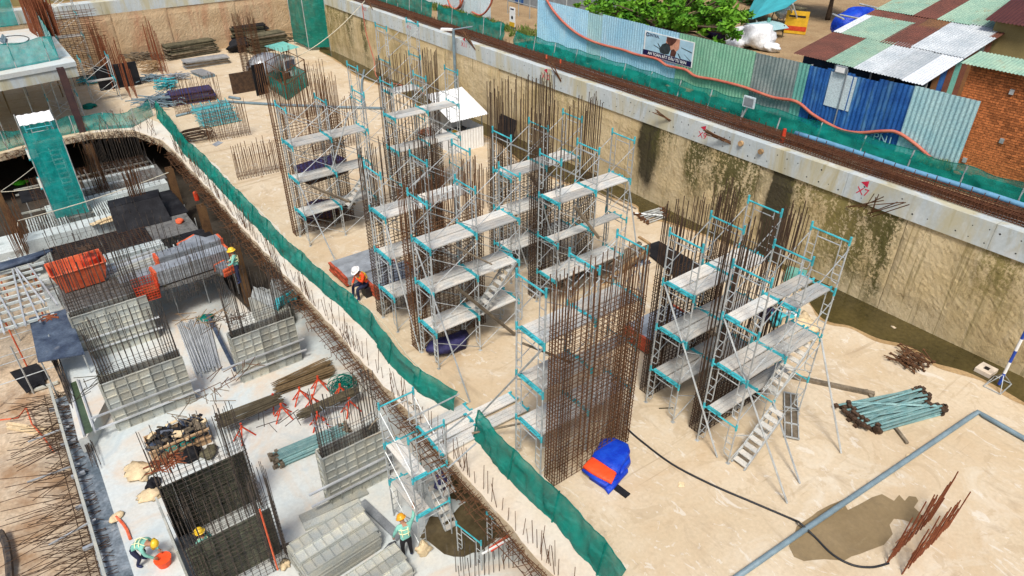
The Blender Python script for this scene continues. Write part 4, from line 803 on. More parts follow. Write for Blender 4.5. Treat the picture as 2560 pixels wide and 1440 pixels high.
# folded tarp
tc = P(1515, 1190); tp_ = thing('folded_tarp', 'folded blue and orange tarp in front of the nearest rebar cage', 'tarp', tc)
def layer(name, pxs, z, th, mn, amp=.03):
    pts = rag([P(x, y, z) for x, y in pxs], amp, 4); n = len(pts); cc = sum(pts, V(0, 0, 0))/n; mb = MB(); rings = []
    for k, (f, dz) in enumerate(((.97, -th), (1.03, -th*.6), (1.02, -th*.2), (.93, 0), (.6, .03), (.25, .035))): rings.append([cc+(p-cc)*f+V(0, 0, dz+.02*noise.noise(p*4+V(0, 0, k))) for p in pts])
    vs = [v for r_ in rings for v in r_]; fs = [(k*n+i, k*n+(i+1) % n, (k+1)*n+(i+1) % n, (k+1)*n+i) for k in range(5) for i in range(n)]+[tuple(5*n+i for i in range(n))]
    mb.add(vs, fs); mb.obj(name, mn, tp_, True)
layer('fold', [(1475, 1190), (1512, 1215), (1522, 1228), (1540, 1210), (1570, 1175), (1560, 1130), (1520, 1120)], .18, .18, 'tarp_blue')
layer('fold', [(1456, 1172), (1486, 1195), (1515, 1212), (1545, 1190), (1560, 1140), (1520, 1128)], .3, .14, 'tarp_navy' if 0 else 'tarp_blue')
layer('fold', [(1458, 1165), (1482, 1140), (1542, 1178), (1528, 1205), (1495, 1188)], .40, .12, 'tarp_orange')
layer('fold', [(1482, 1138), (1505, 1095), (1535, 1092), (1570, 1108), (1575, 1125), (1545, 1178)], .46, .22, 'tarp_blue')
layer('fold', [(1550, 1150), (1572, 1128), (1577, 1152), (1552, 1185)], .3, .2, 'tarp_blue')
layer('fold', [(1490, 1200), (1525, 1216), (1545, 1196), (1535, 1190)], .16, .1, 'tarp_orange')
mb = MB(); mb.beam(P(1533, 1212, .03), P(1570, 1240, .03), .22, .04); solo(mb, 'plank_offcut', 'ply_black', 'short dark board sticking out under the folded tarp', 'board')
mb = MB(); mb.path(smoothpts([P(x, y, .035) for x, y in ((1566, 1070), (1600, 1100), (1680, 1160), (1780, 1212), (1880, 1255), (1985, 1300))]+[P(2000, 1308, .2), P(2035, 1340, .04)]+[P(x, y, .035) for x, y in ((2080, 1385), (2130, 1412), (2180, 1418), (2222, 1408))], 6), .032, 6); solo(mb, 'cable', 'hose_black', 'thick black cable snaking across the slab to the starter bars', 'cable', smooth=True)
e1 = P(2445, 1030, .09); mb = MB(); mb.path([P(1780, 1486, .09), P(2000, 1332, .09), P(2200, 1196, .09), P(2425, 1043, .09), e1, P(2460, 1039, .09), P(2560, 1096, .09), P(2640, 1140, .09)], .085, 8); solo(mb, 'long_pipe', 'pipe_grey', 'long grey blue pipe with one elbow lying on the slab', 'pipe', smooth=True)
# stacks of steel channels with red ends
def chan(label, c, L_, W_, cols, layers, ch=.085, rot=0, endm='red_end', z0=0):
    t = thing('channel_stack', label, 'steel stack', c); w_ = W_/cols; mb = MB(); mb.bb((.12, .004, .004), (L_-.12, w_-.004, ch-.008)); mb.k = 1; mb.bb((0, .004, .004), (.12, w_-.004, ch-.008)); mb.bb((L_-.12, .004, .004), (L_, w_-.004, ch-.008)); me = mb.mesh('channel', ['galv', endm]); q = Matrix.Rotation(rot, 3, 'Z')
    for k in range(layers):
        for j in range(cols): inst('channel', me, t, loc=Vector(c)+q @ V(rnd(-.03, .03), j*w_, 0)+V(0, 0, z0+.1+k*ch), rot=(0, 0, rot))
    for x in (.3, L_-.4): mb = MB(); mb.box(Vector(c)+q @ V(x, W_/2, .05), (.1, W_+.1, .1), q); mb.obj('bearer', 'wood_dark', t)
    return t
chan('red ended steel channel stack half hidden behind the nearest cage', V(16.1, 13.1, 0), 2.6, 1.3, 3, 7)
chan('rear red ended steel channel stack behind the seated worker', V(9.15, 24.15, 0), 2.5, 1.7, 3, 5)
chan('front red ended steel channel stack the orange worker leans on', V(9.75, 22.4, 0), 2.2, 1.45, 3, 6)
# sheets, timber and pipes between the cages and the wall
mb = MB(); mb.prism([P(1600, 618, .10), P(1647, 602, .10), P(1770, 672, .08), P(1700, 700, .08)], -.04); solo(mb, 'steel_plate', 'ply_black', 'large black plate lying on the slab behind the right hand cages', 'plate')
boards('reddish timber pile beside the black plate', P(1555, 665), 3.4, .16, 4, .09, R(12), ['wood', 'rust', 'wood_grey'], .25, 'timber', 'timber_pile', 5, 'plank')
mb = MB(); mb.beam(P(1580, 662, .03), P(1622, 652, .03), .4, .04); solo(mb, 'plank_offcut', 'ply_blue', 'short dark blue board by the reddish timber pile', 'board')
mb = MB(); mb.beam(P(1597, 592, .05), P(1625, 610, .05), .12, .09); solo(mb, 'timber', 'wood', 'short reddish timber behind the black plate', 'timber')
tubes('little heap of grey frames and pipes near the wall puddle', P(1592, 535), P(1625, 560), P(1645, 520), P(1665, 545), 16, .03, 'steel', cross=4, layers=3, jit=.2, ends='rust')
for i, (a, b, lb) in enumerate((((1490, 478), (1575, 525), 'front thin strip of timber lying under the right scaffold pair'), ((1500, 470), (1590, 522), 'rear thin strip of timber lying under the right scaffold pair'), ((1600, 798), (1640, 785), 'short timber offcut beside the right hand rear scaffold'))): mb = MB(); mb.beam(P(*a, .03), P(*b, .03), .09, .05); solo(mb, 'timber', 'wood_grey', lb, 'timber')
c = P(1257, 352); bp = MB(); bp.box(c+V(.3, 0, .75), (.08, 1.7, 1.5), Matrix.Rotation(R(14), 3, 'Y')); solo(bp, 'leaning_board', 'ply_black', 'black panel leaning near the wall behind the right scaffold pair', 'panel')
for i, (c, d, s, lb) in enumerate(((V(10.4, 17.9, .3), (1.6, .9, .6), 5, 'dark blue cloth heap at the foot of the front left pair cage'), (V(11.3, 31.3, .35), (2.6, 1.5, .8), 6, 'dark blue sheet heap behind the left tall cage'))): mb = MB(); mb.blob(c, d, s, .3, 10); solo(mb, 'cloth_heap', 'tarp_navy', lb, 'tarp', smooth=True)
boards('stack of black boards seen through the left tall cage', V(13.3, 36.2, 0), 2.6, 1.3, 9, .09, R(8), ['ply_black', 'tarp_navy'], .12)
for i, (x, y, d, mn, lb) in enumerate(((1985, 830, (1.7, 1.0, .6), 'bag_tan', 'open tan paper sack by the rightmost scaffold'), (2010, 822, (1.5, .9, .45), 'bag_tan', 'crumpled tan sack lying at the edge of the wall puddle'), (1950, 808, (1.1, .9, .6), 'tarp_teal', 'teal plastic sheet crumpled among the sacks'), (1978, 800, (.7, .6, .4), 'bag_white', 'white plastic bag among the tan sacks'), (1922, 795, (.8, .7, .5), 'tarp_navy', 'dark bag left of the tan sacks'))):
    c = P(x, y); mb = MB(); mb.blob(c+V(0, 0, d[2]*.35), d, i+11, .5, 12, Matrix.Rotation(i*.8, 3, 'Z')); solo(mb, 'bag', mn, lb, 'bag', smooth=True)
c = P(1985, 702); mb = MB(); mb.box(c+V(0, 0, .25), (.6, .8, .5), Matrix.Rotation(.4, 3, 'Z')); solo(mb, 'crate', 'tin_teal', 'pale teal crate behind the rightmost scaffold', 'crate')
# white kiosk
kc = V(21.15, 34.4, 0); kk = thing('kiosk', 'white tin kiosk with a lifted flap roof near the wall', 'kiosk', kc+V(1.1, 1.2, 0))
for o, u, n_, wd in (((0, 0, 0), (1, 0, 0), (0, -1, 0), 2.3), ((0, 2.5, 0), (0, -1, 0), (-1, 0, 0), 2.5), ((2.3, 0, 0), (0, 1, 0), (1, 0, 0), 2.5)): mb = MB(); mb.corr(kc+V(*o), u, (0, 0, 1), n_, wd, 1.35, .2, .03); mb.obj('wall_sheet', 'white_paint', kk)
mb = MB(); mb.bb(kc+V(0, 2.5, 0), kc+V(2.3, 2.56, 2.1)); mb.obj('back_wall', 'white_paint', kk)
for x, y in ((.04, .04), (2.26, .04), (.04, 2.46), (2.26, 2.46)): mb = MB(); mb.bar(kc+V(x, y, 0), kc+V(x, y, 2.3), .035, 5); mb.obj('post', 'grey_paint', kk)
mb = MB(); mb.corr(kc+V(-.2, -.35, 2.15), (1, 0, 0), (0, 1, .33), (0, 0, 1), 2.7, 3.1, .2, .03); mb.obj('roof_sheet', 'white_paint', kk)
mb = MB(); mb.bb(kc+V(.08, .05, .9), kc+V(2.2, .1, .95)); mb.bb(kc+V(.3, .9, .1), kc+V(2.0, 1.9, .9)); mb.obj('counter', 'black_paint', kk)
mb = MB(); mb.bb(kc+V(.1, .3, .7), kc+V(.75, .8, 1.2)); solo(mb, 'gas_box', 'yellow_paint', 'orange yellow box inside the white kiosk', 'box')
mb = MB(); mb.bar(kc+V(1.55, .55, 1.05), kc+V(1.55, .5, 1.05), .2, 14, cap=True); solo(mb, 'fan', 'pipe_grey', 'round grey fan inside the white kiosk', 'fan')
boards('rusty bar mats behind the kiosk', P(1090, 330), 2.4, 1.2, 4, .06, R(20), ['rust_red', 'rust'], .2)
# ---- the far end of the slab
boards('olive weathered plywood stack against the far wall', P(482, 138)+V(0, .0, 0), 4.2, 1.3, 14, .085, R(4), ['wood_dark', 'wood_grey'], .28, group='board stacks by the far wall')
boards('grey board stack on bearers before the plywood stack', P(516, 163), 3.6, 1.1, 8, .08, R(-3), ['wood_grey', 'galv', 'wood_dark'], .15, group='board stacks by the far wall')
boards('small grey sheet stack in front of the grey boards', P(508, 188), 1.0, 2.2, 4, .07, R(10), ['galv', 'pipe_grey'], .1, group='board stacks by the far wall')
boards('high untidy plank stack near the far corner', P(670, 125), 3.3, 1.4, 15, .1, R(6), ['wood_dark', 'wood_grey', 'wood_dark'], .3, group='board stacks by the far wall')
boards('dark plank stack behind the upright far cage', P(640, 118)+V(0, 1.0, 0), 3.0, 1.3, 17, .11, R(-8), ['wood_dark', 'ply_black'], .3, group='board stacks by the far wall')
mb = MB(); mb.blob(P(605, 128)+V(0, 0, .5), (2.6, 1.5, 1.3), 21, .4, 12); solo(mb, 'covered_heap', 'ply_black', 'black sheeted heap left of the upright far cage', 'tarp', smooth=True)
def sticks(label, c, L_, n, mname, spread, h, name='timber_heap', cat='timber', r=.04):
    mb = MB(); c = Vector(c)
    for k in range(n):
        a = rnd(0, math.pi); d = V(math.cos(a), math.sin(a), rnd(-.12, .12))*L_*rnd(.25, .5); o = c+V(rnd(-spread, spread), rnd(-spread, spread)*.7, rnd(.05, h)); o.z = max(o.z, abs(d.z)+.04); mb.bar(o-d, o+d, r, 4, cap=True)
    solo(mb, name, mname, label, cat)
sticks('brushy heap of sticks and offcuts at the far wall foot', P(365, 152), 2.6, 60, 'wood_grey', 1.5, .8)
sticks('dry brown brush heap beside the far starter bars', P(378, 180), 1.2, 90, 'wood', .7, .9, r=.02)
sticks('thin dark timbers lying along the far wall', P(310, 150), 3.5, 9, 'wood_dark', 1.2, .15)
sticks('scattered dark bars near the far corner', P(735, 100), 3.5, 12, 'wood_dark', .9, .5, r=.03)
sticks('teal and grey pipe heap left of the dark sheet pile', P(405, 262), 2.6, 60, 'pipe_grey', 1.2, .8, 'pipe_heap', 'pipes')
sticks('teal clamp heap above the pipe heap', P(415, 222), 1.0, 60, 'teal', .6, .8, 'clamp_heap', 'clamps')
sticks('grey pipe heap right of the far starter bars', P(440, 200), 2.2, 22, 'galv', .5, .5, 'pipe_heap', 'pipes')
sticks('little pile of grey tubes in the open far floor', P(376, 202), 1.8, 26, 'pipe_grey', .6, .4, 'pipe_heap', 'pipes')
sticks('teal scaffold parts under the upper slab corner', P(232, 205), 1.5, 40, 'teal', .9, .5, 'pipe_heap', 'pipes')
boards('dark sheet pile with a blue grey cover near the pipe heap', P(478, 252), 3.0, 1.4, 9, .09, R(-6), ['ply_black', 'tarp_navy', 'ply_blue'], .3)
fs_ = thing('frame_stack', 'stack of flat teal scaffold frames behind starter bars', 'scaffold frames', P(540, 320))
fb = P(508, 322)
for k in range(13):
    for j in range(3): mb = MB(); mb.bar(fb+V(rnd(-.15, .15), j*.55+k*.09, .06+k*.075), fb+V(2.5+rnd(-.15, .15), j*.55+k*.09+rnd(-.05, .05), .06+k*.075), .032, 5); mb.obj('frame_tube', 'tube_teal' if (j+k) % 3 else 'teal', fs_)
for x in (.1, .7, 1.3, 1.9, 2.4): mb = MB(); mb.bar(fb+V(x, -.1, .1), fb+V(x, 2.3, 1.1), .03, 5); mb.obj('frame_leg', 'teal', fs_)
mb = MB()
for k in range(16):
    c = P(492, 345)+V(rnd(-.2, .2), rnd(-.3, .3), .05+k*.025); rr = rnd(.7, 1.05); mb.path([c+V(rr*math.cos(t), rr*.9*math.sin(t), .03*math.sin(3*t)) for t in np.linspace(0, 2*math.pi, 22)[:-1]], .022, 4, True)
solo(mb, 'wire_coil', 'rust_dark', 'dark coil of wire rope beside the green net', 'coil')
mb = MB(); mb.prism([P(530, 361, .02), P(545, 352, .02), P(558, 356, .02), P(540, 366, .02)], -.015); solo(mb, 'plate_offcut', 'galv', 'small grey plate lying right of the wire coil', 'plate')
for i, (a, b, h, lb) in enumerate((((583, 236), (640, 226), 1.55, 'low dark brown steel panel among the starter bars'), ((643, 240), (672, 232), 2.3, 'tall dark steel panel beside the green mesh pit'))):
    pa, pb = P(*a), P(*b); mb = MB(); d = (pb-pa); mb.beam(pa+V(0, 0, h/2), pb+V(0, 0, h/2), .1, h); solo(mb, 'steel_sheet', ('rust_dark', 'ply_black')[i], lb, 'panel')
pc = P(728, 232); gp_ = thing('mesh_pit', 'open pit guarded by green mesh and rusty posts', 'pit guard', pc)
q0 = [P(675, 222), P(727, 192), P(770, 215), P(720, 252)]; q0[1] = V(q0[0].x+.2, q0[0].y+4.2, 0) if 0 else q0[1]
for i in range(4):
    a, b = q0[i], q0[(i+1) % 4]; mb = MB(); mb.grid(lambda u, v: a.lerp(b, u)+V(0, 0, .05+1.1*v)+V(rnd(-.02, .02), 0, 0), 6, 3); mb.obj('mesh_side', 'net_thin', gp_); mb = MB(); mb.bar(a, a+V(0, 0, 2.1), .05, 5); mb.obj('post', 'rust', gp_); mb = MB(); mb.bar(a+V(0, 0, 1.15), b+V(0, 0, 1.15), .03, 5); mb.obj('rail', 'rust', gp_); mb = MB(); mb.bar(a+V(0, 0, 2.08), b+V(0, 0, 2.08), .03, 5); mb.obj('rail', 'rust', gp_)
mb = MB(); mb.poly([p+V(0, 0, .02) for p in q0]); mb.obj('floor_net', 'net', gp_)
# mixer
mc = P(675, 205); mx = thing('mixer', 'blue grey concrete mixer drum with a teal tin roof', 'mixer', mc)
prof = [(-1.5, .5), (-1.3, .95), (-.7, 1.15), (0, 1.1), (.7, .85), (1.2, .6)]; mb = MB(); q = Matrix.Rotation(R(20), 3, 'Z'); ns = 18
rings = [[mc+q @ V(x, r_*math.cos(2*math.pi*k/ns), 1.25+r_*math.sin(2*math.pi*k/ns)+.15*x) for k in range(ns)] for x, r_ in prof]
mb.add([v for r_ in rings for v in r_], [(i*ns+k, i*ns+(k+1) % ns, (i+1)*ns+(k+1) % ns, (i+1)*ns+k) for i in range(len(prof)-1) for k in range(ns)]+[tuple(range(ns)), tuple((len(prof)-1)*ns+k for k in range(ns))]); mb.obj('drum', 'galv', mx, True)
mb = MB(); mb.box(mc+q @ V(.3, 0, .3), (2.6, 1.4, .5), q); mb.obj('chassis', 'black_paint', mx); mb = MB(); mb.box(mc+q @ V(1.75, 0, .9), (1.2, 1.3, 1.5), q); mb.obj('cabin', 'white_paint', mx); mb = MB(); mb.box(mc+q @ V(1.75, -.66, 1.05), (1.0, .04, .8), q); mb.obj('window', 'glass_dark', mx); mb = MB(); mb.corr(mc+q @ V(.9, -.95, 2.3), q @ V(1, 0, 0), q @ V(0, 1, .1), (0, 0, 1), 1.9, 2.0, .2, .03); mb.obj('roof_sheet', 'tin_teal', mx)
for x, y in ((1.0, -.7), (2.6, -.7), (1.0, .9), (2.6, .9)): mb = MB(); mb.bar(mc+q @ V(x, y, 0), mc+q @ V(x, y, 2.4), .04, 5); mb.obj('post', 'steel', mx)
# corner net enclosure, rope, pipes
ec = V(25.0, 65.0, 0); en = thing('net_enclosure', 'tall green net enclosure in the far corner of the pit', 'net', ec)
for a, b in (((24.3, 64.2), (26.0, 63.2)), ((24.3, 64.2), (24.2, 67.5))): mb = MB(); mb.grid(lambda u, v: V(a[0]+(b[0]-a[0])*u, a[1]+(b[1]-a[1])*u, .3+6.0*v)+V(.12*noise.noise(V(u*4, v*5, a[0])), 0, 0), 12, 16); mb.obj('net_side', 'net', en, True)
for a in ((24.3, 64.2), (26.0, 63.2), (24.2, 67.5)): mb = MB(); mb.bar(V(*a, 0), V(*a, 6.4), .04, 5); mb.obj('pole', 'steel', en)
mb = MB(); mb.path(sag(PX(912, 2, WX+.3), P(725, 150, 1.2), .5, 14), .03, 5); solo(mb, 'rope', 'rope', 'pale rope strung from the wall down to the mixer', 'rope', smooth=True)
mb = MB(); mb.path([P(550, 253, .09), P(700, 262, .09), P(850, 268, .09), P(962, 271, .09)], .10, 8); solo(mb, 'long_pipe', 'pipe_grey', 'long grey pipe lying across the far slab', 'pipe', smooth=True)
mb = MB(); mb.path(smoothpts([P(911, 175, .08), P(905, 205, .08), P(906, 235, .08), P(912, 262, .08)], 6), .09, 7); solo(mb, 'pipe', 'pipe_grey', 'curved grey hose between the far scaffolds', 'hose', smooth=True)
mb = MB(); mb.path([P(573, 243, .08), P(600, 247, .08)], .11, 7); solo(mb, 'pipe', 'pipe_grey', 'short grey pipe piece in front of the brown steel panel', 'pipe', smooth=True)
mb = MB(); mb.path([P(440, 290, .08), P(500, 275, .08), P(560, 256, .08)], .09, 7); solo(mb, 'pipe', 'pipe_grey', 'grey pipe lying among the starter bars by the green net corner', 'pipe', smooth=True)
mb = MB(); mb.path(smoothpts([PX(905, 10, WX-.15), PX(915, 80, WX-.2), PX(935, 150, WX-.25), P(945, 195, .06), P(1010, 215, .06), P(1060, 235, .06)], 6), .035, 5); solo(mb, 'hose', 'hose_red', 'thin red hose running down the wall by the far puddle', 'hose', smooth=True)
# litter on the slab
for i in range(46):
    x, y = random.choice(((rnd(900, 2450), rnd(500, 1400)), (rnd(400, 1200), rnd(180, 480)))); p = P(x, y)
    if not (9 < p.x < 25.5 and 3 < p.y < 66): continue
    mb = MB()
    if i % 2: a = rnd(0, 3); mb.beam(p+V(0, 0, .015), p+V(math.cos(a), math.sin(a), 0)*rnd(.2, .8)+V(0, 0, .015), rnd(.02, .06), .02); solo(mb, 'offcut', ('wood_grey', 'rust', 'wood_dark')[i % 3], 'thin loose stick or bar offcut lying on the slab', 'offcut', group='offcuts on the slab')
    else: mb.blob(p+V(0, 0, .02), (rnd(.1, .3), rnd(.1, .25), .06), i, .4, 4); solo(mb, 'offcut', ('soil', 'bag_tan', 'slab')[i % 3], 'tiny lump of dirt or mortar lying on the slab', 'scrap', group='lumps on the slab')
# ============================================================= slab edge, net and gangway
np1 = [(396, 296), (430, 335), (470, 385), (520, 430), (560, 473), (640, 556), (717, 637), (770, 685), (827, 733), (880, 778), (937, 833), (987, 907), (1060, 975), (1140, 1032)]
netfence('long green net fence along the far stretch of the slab edge', [P(x, y, 0)+V(-.22 if 1 < i < 13 else -.08, 0, 0) for i, (x, y) in enumerate(np1)], lambda u: 1.2-.35*u, 'net', V(.22, 0, 0), 1, .2, .05, 'net')
np2 = [(1184, 1098), (1200, 1117), (1251, 1179), (1313, 1242), (1394, 1319), (1472, 1413), (1540, 1500)]
netfence('green net fence along the near stretch of the slab edge', [P(x, y, 0) for x, y in np2], 1.1, 'net', V(.25, 0, 0), 1, .2, .05, 'net')
netfence('thin pale green net along the slab edge under the upper slab', [P(384, 290, 0)]+[p+V(.1, .45, 0) for p in ch[2:]]+[V(-12, 51.6, 0)], 1.15, 'net_thin', V(0, .1, 0), 1, .12, .1, 'steel')
mb = MB(); mb.path([p+V(.55, .1, .05+.03*math.sin(i)) for i, p in enumerate(smoothpts([P(x, y, 0) for x, y in np1], 3))], .018, 5); solo(mb, 'rope', 'rope', 'pale line lying along the foot of the long green net', 'rope')
mb = MB()
for y in np.arange(7, 46, .055):
    x0 = 7.45; a = V(x0+.03, y, rnd(-.4, -.08)); l_ = rnd(.12, .7); m_ = a+V(-l_, rnd(-.2, .2), rnd(-.12, .1)); mb.bar(a, m_, .011)
    if rnd(0, 1) < .45: mb.bar(m_, m_+V(rnd(-.15, .1), rnd(-.2, .2), rnd(-.35, .35)), .011)
for x_, z_ in ((7.33, -.1), (7.27, -.3), (7.38, -.42), (7.1, -.2), (6.95, -.3)): mb.path([V(x_+rnd(-.06, .06), y, z_+rnd(-.05, .05)) for y in np.arange(7, 46, .7)], .014, 4)
solo(mb, 'edge_rebar', 'rust', 'rusty reinforcement sticking out of the broken slab edge', 'rebar')
mb = MB(); y = 7.5
while y < 46:
    x = 7.48+rnd(0, .25)*rnd(.3, 1); h = rnd(.4, 1.2); mb.bar((x, y, 0), (x+rnd(-.12, .12), y+rnd(-.12, .12), h), .0105); y += rnd(.06, .45)*(.4 if int(y) % 4 == 0 else 1)
solo(mb, 'edge_bars', 'rust', 'thin upright rusty bars along the white slab edge', 'rebar')['kind'] = 'stuff'
mb = MB()
for i in range(len(ch)-2):
    for k in range(60):
        p = ch[i+1].lerp(ch[i+2] if i+2 < len(ch) else ch[-1], rnd(0, 1)); d = V(rnd(-.5, .3), rnd(-.9, .1), rnd(-.3, .25)); p = p+V(0, .05, rnd(-.35, -.02)); mb.bar(p, p+d, .014)
        if k % 5 == 0: mb.bar(p+V(rnd(-.3, .3), rnd(.2, .8), .3), p+V(rnd(-.3, .3), rnd(.2, .8), rnd(.9, 1.6)), .013)
solo(mb, 'edge_rebar', 'rust', 'tangled rusty bars along the curved corner of the slab edge', 'rebar')
def rot_tower(label, x0, y0, z0, levels, bays=1):
    t = thing('stair_tower', label, 'scaffold', (x0, y0, z0))
    for k in range(levels):
        for i in range(bays+1): put_frame(t, loc=(x0, y0+i*BAY, z0+k*FH), rot=(0, 0, -math.pi/2))
        for x in (0, FWD): inst('cross_brace', ME_X, t, loc=(x0+x, y0, z0+k*FH), rot=(0, 0, math.pi/2))
    return t
tx, ty = P(1052, 1380, -3.6).x, P(1052, 1380, -3.6).y
st = rot_tower('steel stair tower climbing from the lower slab to the green net gap', tx, ty, -3.6, 3)
inst('stair', ME_S, st, loc=(tx+1.1, ty+1.75, -.25), rot=(0, 0, -math.pi/2), scale=(1, 1, -1)); inst('stair', ME_S, st, loc=(tx+1.1, ty+1.75, -1.95), rot=(0, 0, -math.pi/2), scale=(1, 1, -1))
for (x, z) in ((.52, -.2), (.52, -1.9)): put_plank(st, loc=(tx+x, ty, z+.03), rot=(0, 0, math.pi/2))
for i, (dx, dy, z) in enumerate(((1.15, .1, .08), (1.15, .65, .08), (1.15, 1.2, .1), (2.7, .15, .12), (2.7, .75, .12))): put_plank(st, loc=(tx+dx, ty+dy, z), rot=(0, 0, rnd(-.03, .03)))
for a, b in (((1018, 1050), (1148, 985)), ((1085, 1105), (1180, 1030)), ((1120, 1170), (1190, 1108))): mb = MB(); mb.bar(P(*a, 1.1), P(*b, 1.0), .026, 6); mb.obj('handrail', 'steel', st)
# ============================================================= lower level
def panel_mesh(w_, h, ribs, mn='alu'):
    mb = MB(); mb.bb((0, 0, 0), (w_, .012, h))
    for x in (.0, w_-.02): mb.bb((x, -.055, 0), (x+.02, 0, h))
    for i in range(ribs+1): z = (h-.02)*i/ribs; mb.bb((.021, -.05, z), (w_-.021, -.001, z+.018))
    return mb.mesh('form_panel', mn)
def wall_form(label, x0, x1, yf, th, z0, z1, cols, ribs=7, zb=1.2, zs=None, mname='alu', back=True, cagem='bar_grey', walers=True, left=True):
    t = thing('wall_form', label, 'wall formwork', ((x0+x1)/2, yf, z0)); w_ = (x1-x0)/cols; me = panel_mesh(w_-.004, z1-z0, ribs, mname)
    for i in range(cols):
        inst('form_panel', me, t, loc=(x0+i*w_, yf, z0+rnd(-.01, .01)))
        if back: inst('form_panel', me, t, loc=(x0+(i+1)*w_, yf+th, z0), rot=(0, 0, math.pi))
    if left:
        m2 = panel_mesh(th-.06, z1-z0, ribs, mname); inst('form_panel', m2, t, loc=(x0, yf+th-.02, z0), rot=(0, 0, -math.pi/2))
    if walers:
        for z in (z0+.5, z0+1.1):
            mb = MB(); mb.bb((x0-.7, yf-.14, z), (x1+.25, yf-.062, z+.06)); mb.obj('waler', 'alu_bright', t)
    if cagem:
        cage(label.replace('formwork', 'rebar rising from the formwork').replace('wall ', '') if 0 else 'reinforcement standing inside the '+label.split(',')[0], x0+.1, x1-.1, yf+.1, yf+th-.08, z0+.02, zs if zs is not None else z1+.5, zb, cagem, st=.16, wild=.35, r=.012, rs=.008, ragged=.9, group='cages in the wall forms', zs0=z1-.2, ties=False)
    return t
LZ = -3.6
wall_form('rear aluminium wall formwork, left of the grey box piles', -.85, 2.25, 31.0, .5, LZ, -1.2, 7, zb=2.1, zs=-.3)
wall_form('front left aluminium wall formwork, with open rebar top', -.65, 2.35, 25.35, .5, LZ, -1.2, 7, zb=1.6, zs=-.6)
wall_form('middle aluminium wall formwork beside the teal frame pile', 4.3, 7.0, 25.3, .5, LZ, -1.2, 7, zb=1.8, zs=-.5)
wall_form('near aluminium wall formwork beside the stair tower', 4.6, 6.9, 16.8, .5, LZ, -1.25, 6, zb=1.5, zs=-.6)
# big dark cage with form panels at bottom left
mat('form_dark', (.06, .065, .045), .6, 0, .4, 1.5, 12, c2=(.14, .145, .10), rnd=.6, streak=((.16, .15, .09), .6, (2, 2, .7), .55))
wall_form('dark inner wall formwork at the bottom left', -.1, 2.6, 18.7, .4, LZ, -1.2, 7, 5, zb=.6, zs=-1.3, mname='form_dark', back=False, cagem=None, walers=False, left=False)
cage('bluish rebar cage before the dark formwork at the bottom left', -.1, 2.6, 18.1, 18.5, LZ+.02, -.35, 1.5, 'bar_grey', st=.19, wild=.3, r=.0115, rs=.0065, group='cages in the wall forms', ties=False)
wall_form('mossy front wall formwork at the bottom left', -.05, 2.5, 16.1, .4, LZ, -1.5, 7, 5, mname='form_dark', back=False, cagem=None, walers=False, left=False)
cage('front rebar cage at the bottom left with a worker behind it', -.1, 2.55, 15.45, 15.9, LZ+.02, -.75, .9, 'bar_grey', st=.17, wild=.3, r=.0115, rs=.0065, group='cages in the wall forms', ties=False)
t = thing('form_leaf', 'pale side form panels left of the bottom left cage', 'wall formwork', (-.3, 17.5, LZ)); me = panel_mesh(.5, 2.2, 6)
for k in range(5): inst('form_panel', me, t, loc=(-.25, 18.6-k*.5, LZ), rot=(0, 0, -math.pi/2))
mb = MB(); mb.bar((2.1, 15.3, -3.4), (2.1, 15.3, -.5), .03, 6); solo(mb, 'prop', 'orange_paint', 'orange adjustable prop standing against the front rebar cage', 'prop')
# deck under construction
dk = thing('formwork_deck', 'half finished formwork deck of black boards, joists and beam forms', 'formwork', (2.5, 38, LZ)); DZ = -1.6
def ply(x0, x1, y0, y1, z, mn): mb = MB(); mb.bb((x0, y0, z-.03), (x1, y1, z)); mb.obj('ply_sheet', mn, dk)
for i in range(3): ply(-.9+i*2.45, 1.5+i*2.45, 31.62, 33.4, DZ, 'grey_shade_board'); ply(-.9+i*2.45, 1.5+i*2.45, 33.42, 35.0, DZ-.002, ('grey_shade_board', 'galv', 'grey_shade_board')[i])
for i in range(3): ply(-.7+i*2.3, 1.58+i*2.3, 37.0, 39.5, DZ, ('ply_black', 'ply_black', 'grey_shade_board')[i])
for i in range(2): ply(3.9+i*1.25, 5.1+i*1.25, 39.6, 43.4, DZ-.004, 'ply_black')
ply(4.6, 6.6, 45.4, 48.2, DZ, 'grey_shade_board'); ply(-1.2, .6, 46.6, 48.6, DZ, 'ply_black'); ply(5.2, 6.6, 31.62, 37, DZ-.006, 'ply_black')
def bform(x0, x1, y, w_, z0, z1): mb = MB(); mb.bb((x0, y, z0), (x1, y+w_, z1)); mb.obj('beam_form', 'beam_form', dk)
bform(-.8, 4.2, 36.2, .7, -2.6, -1.5); bform(-1.6, 3.0, 40.2, 1.0, -2.6, -1.25); bform(-.2, 6.4, 44.3, .8, -2.7, -1.5); bform(-3.6, -1.7, 40.5, 2.2, -2.8, -1.7); bform(2.2, 6.4, 47.6, .35, -2.4, -1.55); bform(1.8, 6.0, 46.5, .3, -2.4, -1.6)
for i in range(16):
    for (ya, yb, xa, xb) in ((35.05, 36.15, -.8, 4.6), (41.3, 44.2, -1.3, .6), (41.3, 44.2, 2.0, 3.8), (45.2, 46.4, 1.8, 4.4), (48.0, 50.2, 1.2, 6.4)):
        x = xa+(xb-xa)*i/15; mb = MB(); mb.bb((x, ya, DZ-.16), (x+.06, yb, DZ-.06)); mb.obj('joist', 'grey_shade_board' if ya > 44.5 else 'beam_form', dk)  # rear joists coloured darker, painting in the shade of the void
for y in (35.3, 35.9, 41.5, 42.4, 43.3, 45.5, 48.6, 49.5): mb = MB(); mb.bb((-1.4, y, DZ-.26), (6.4, y+.09, DZ-.165)); mb.obj('runner', 'alu', dk)
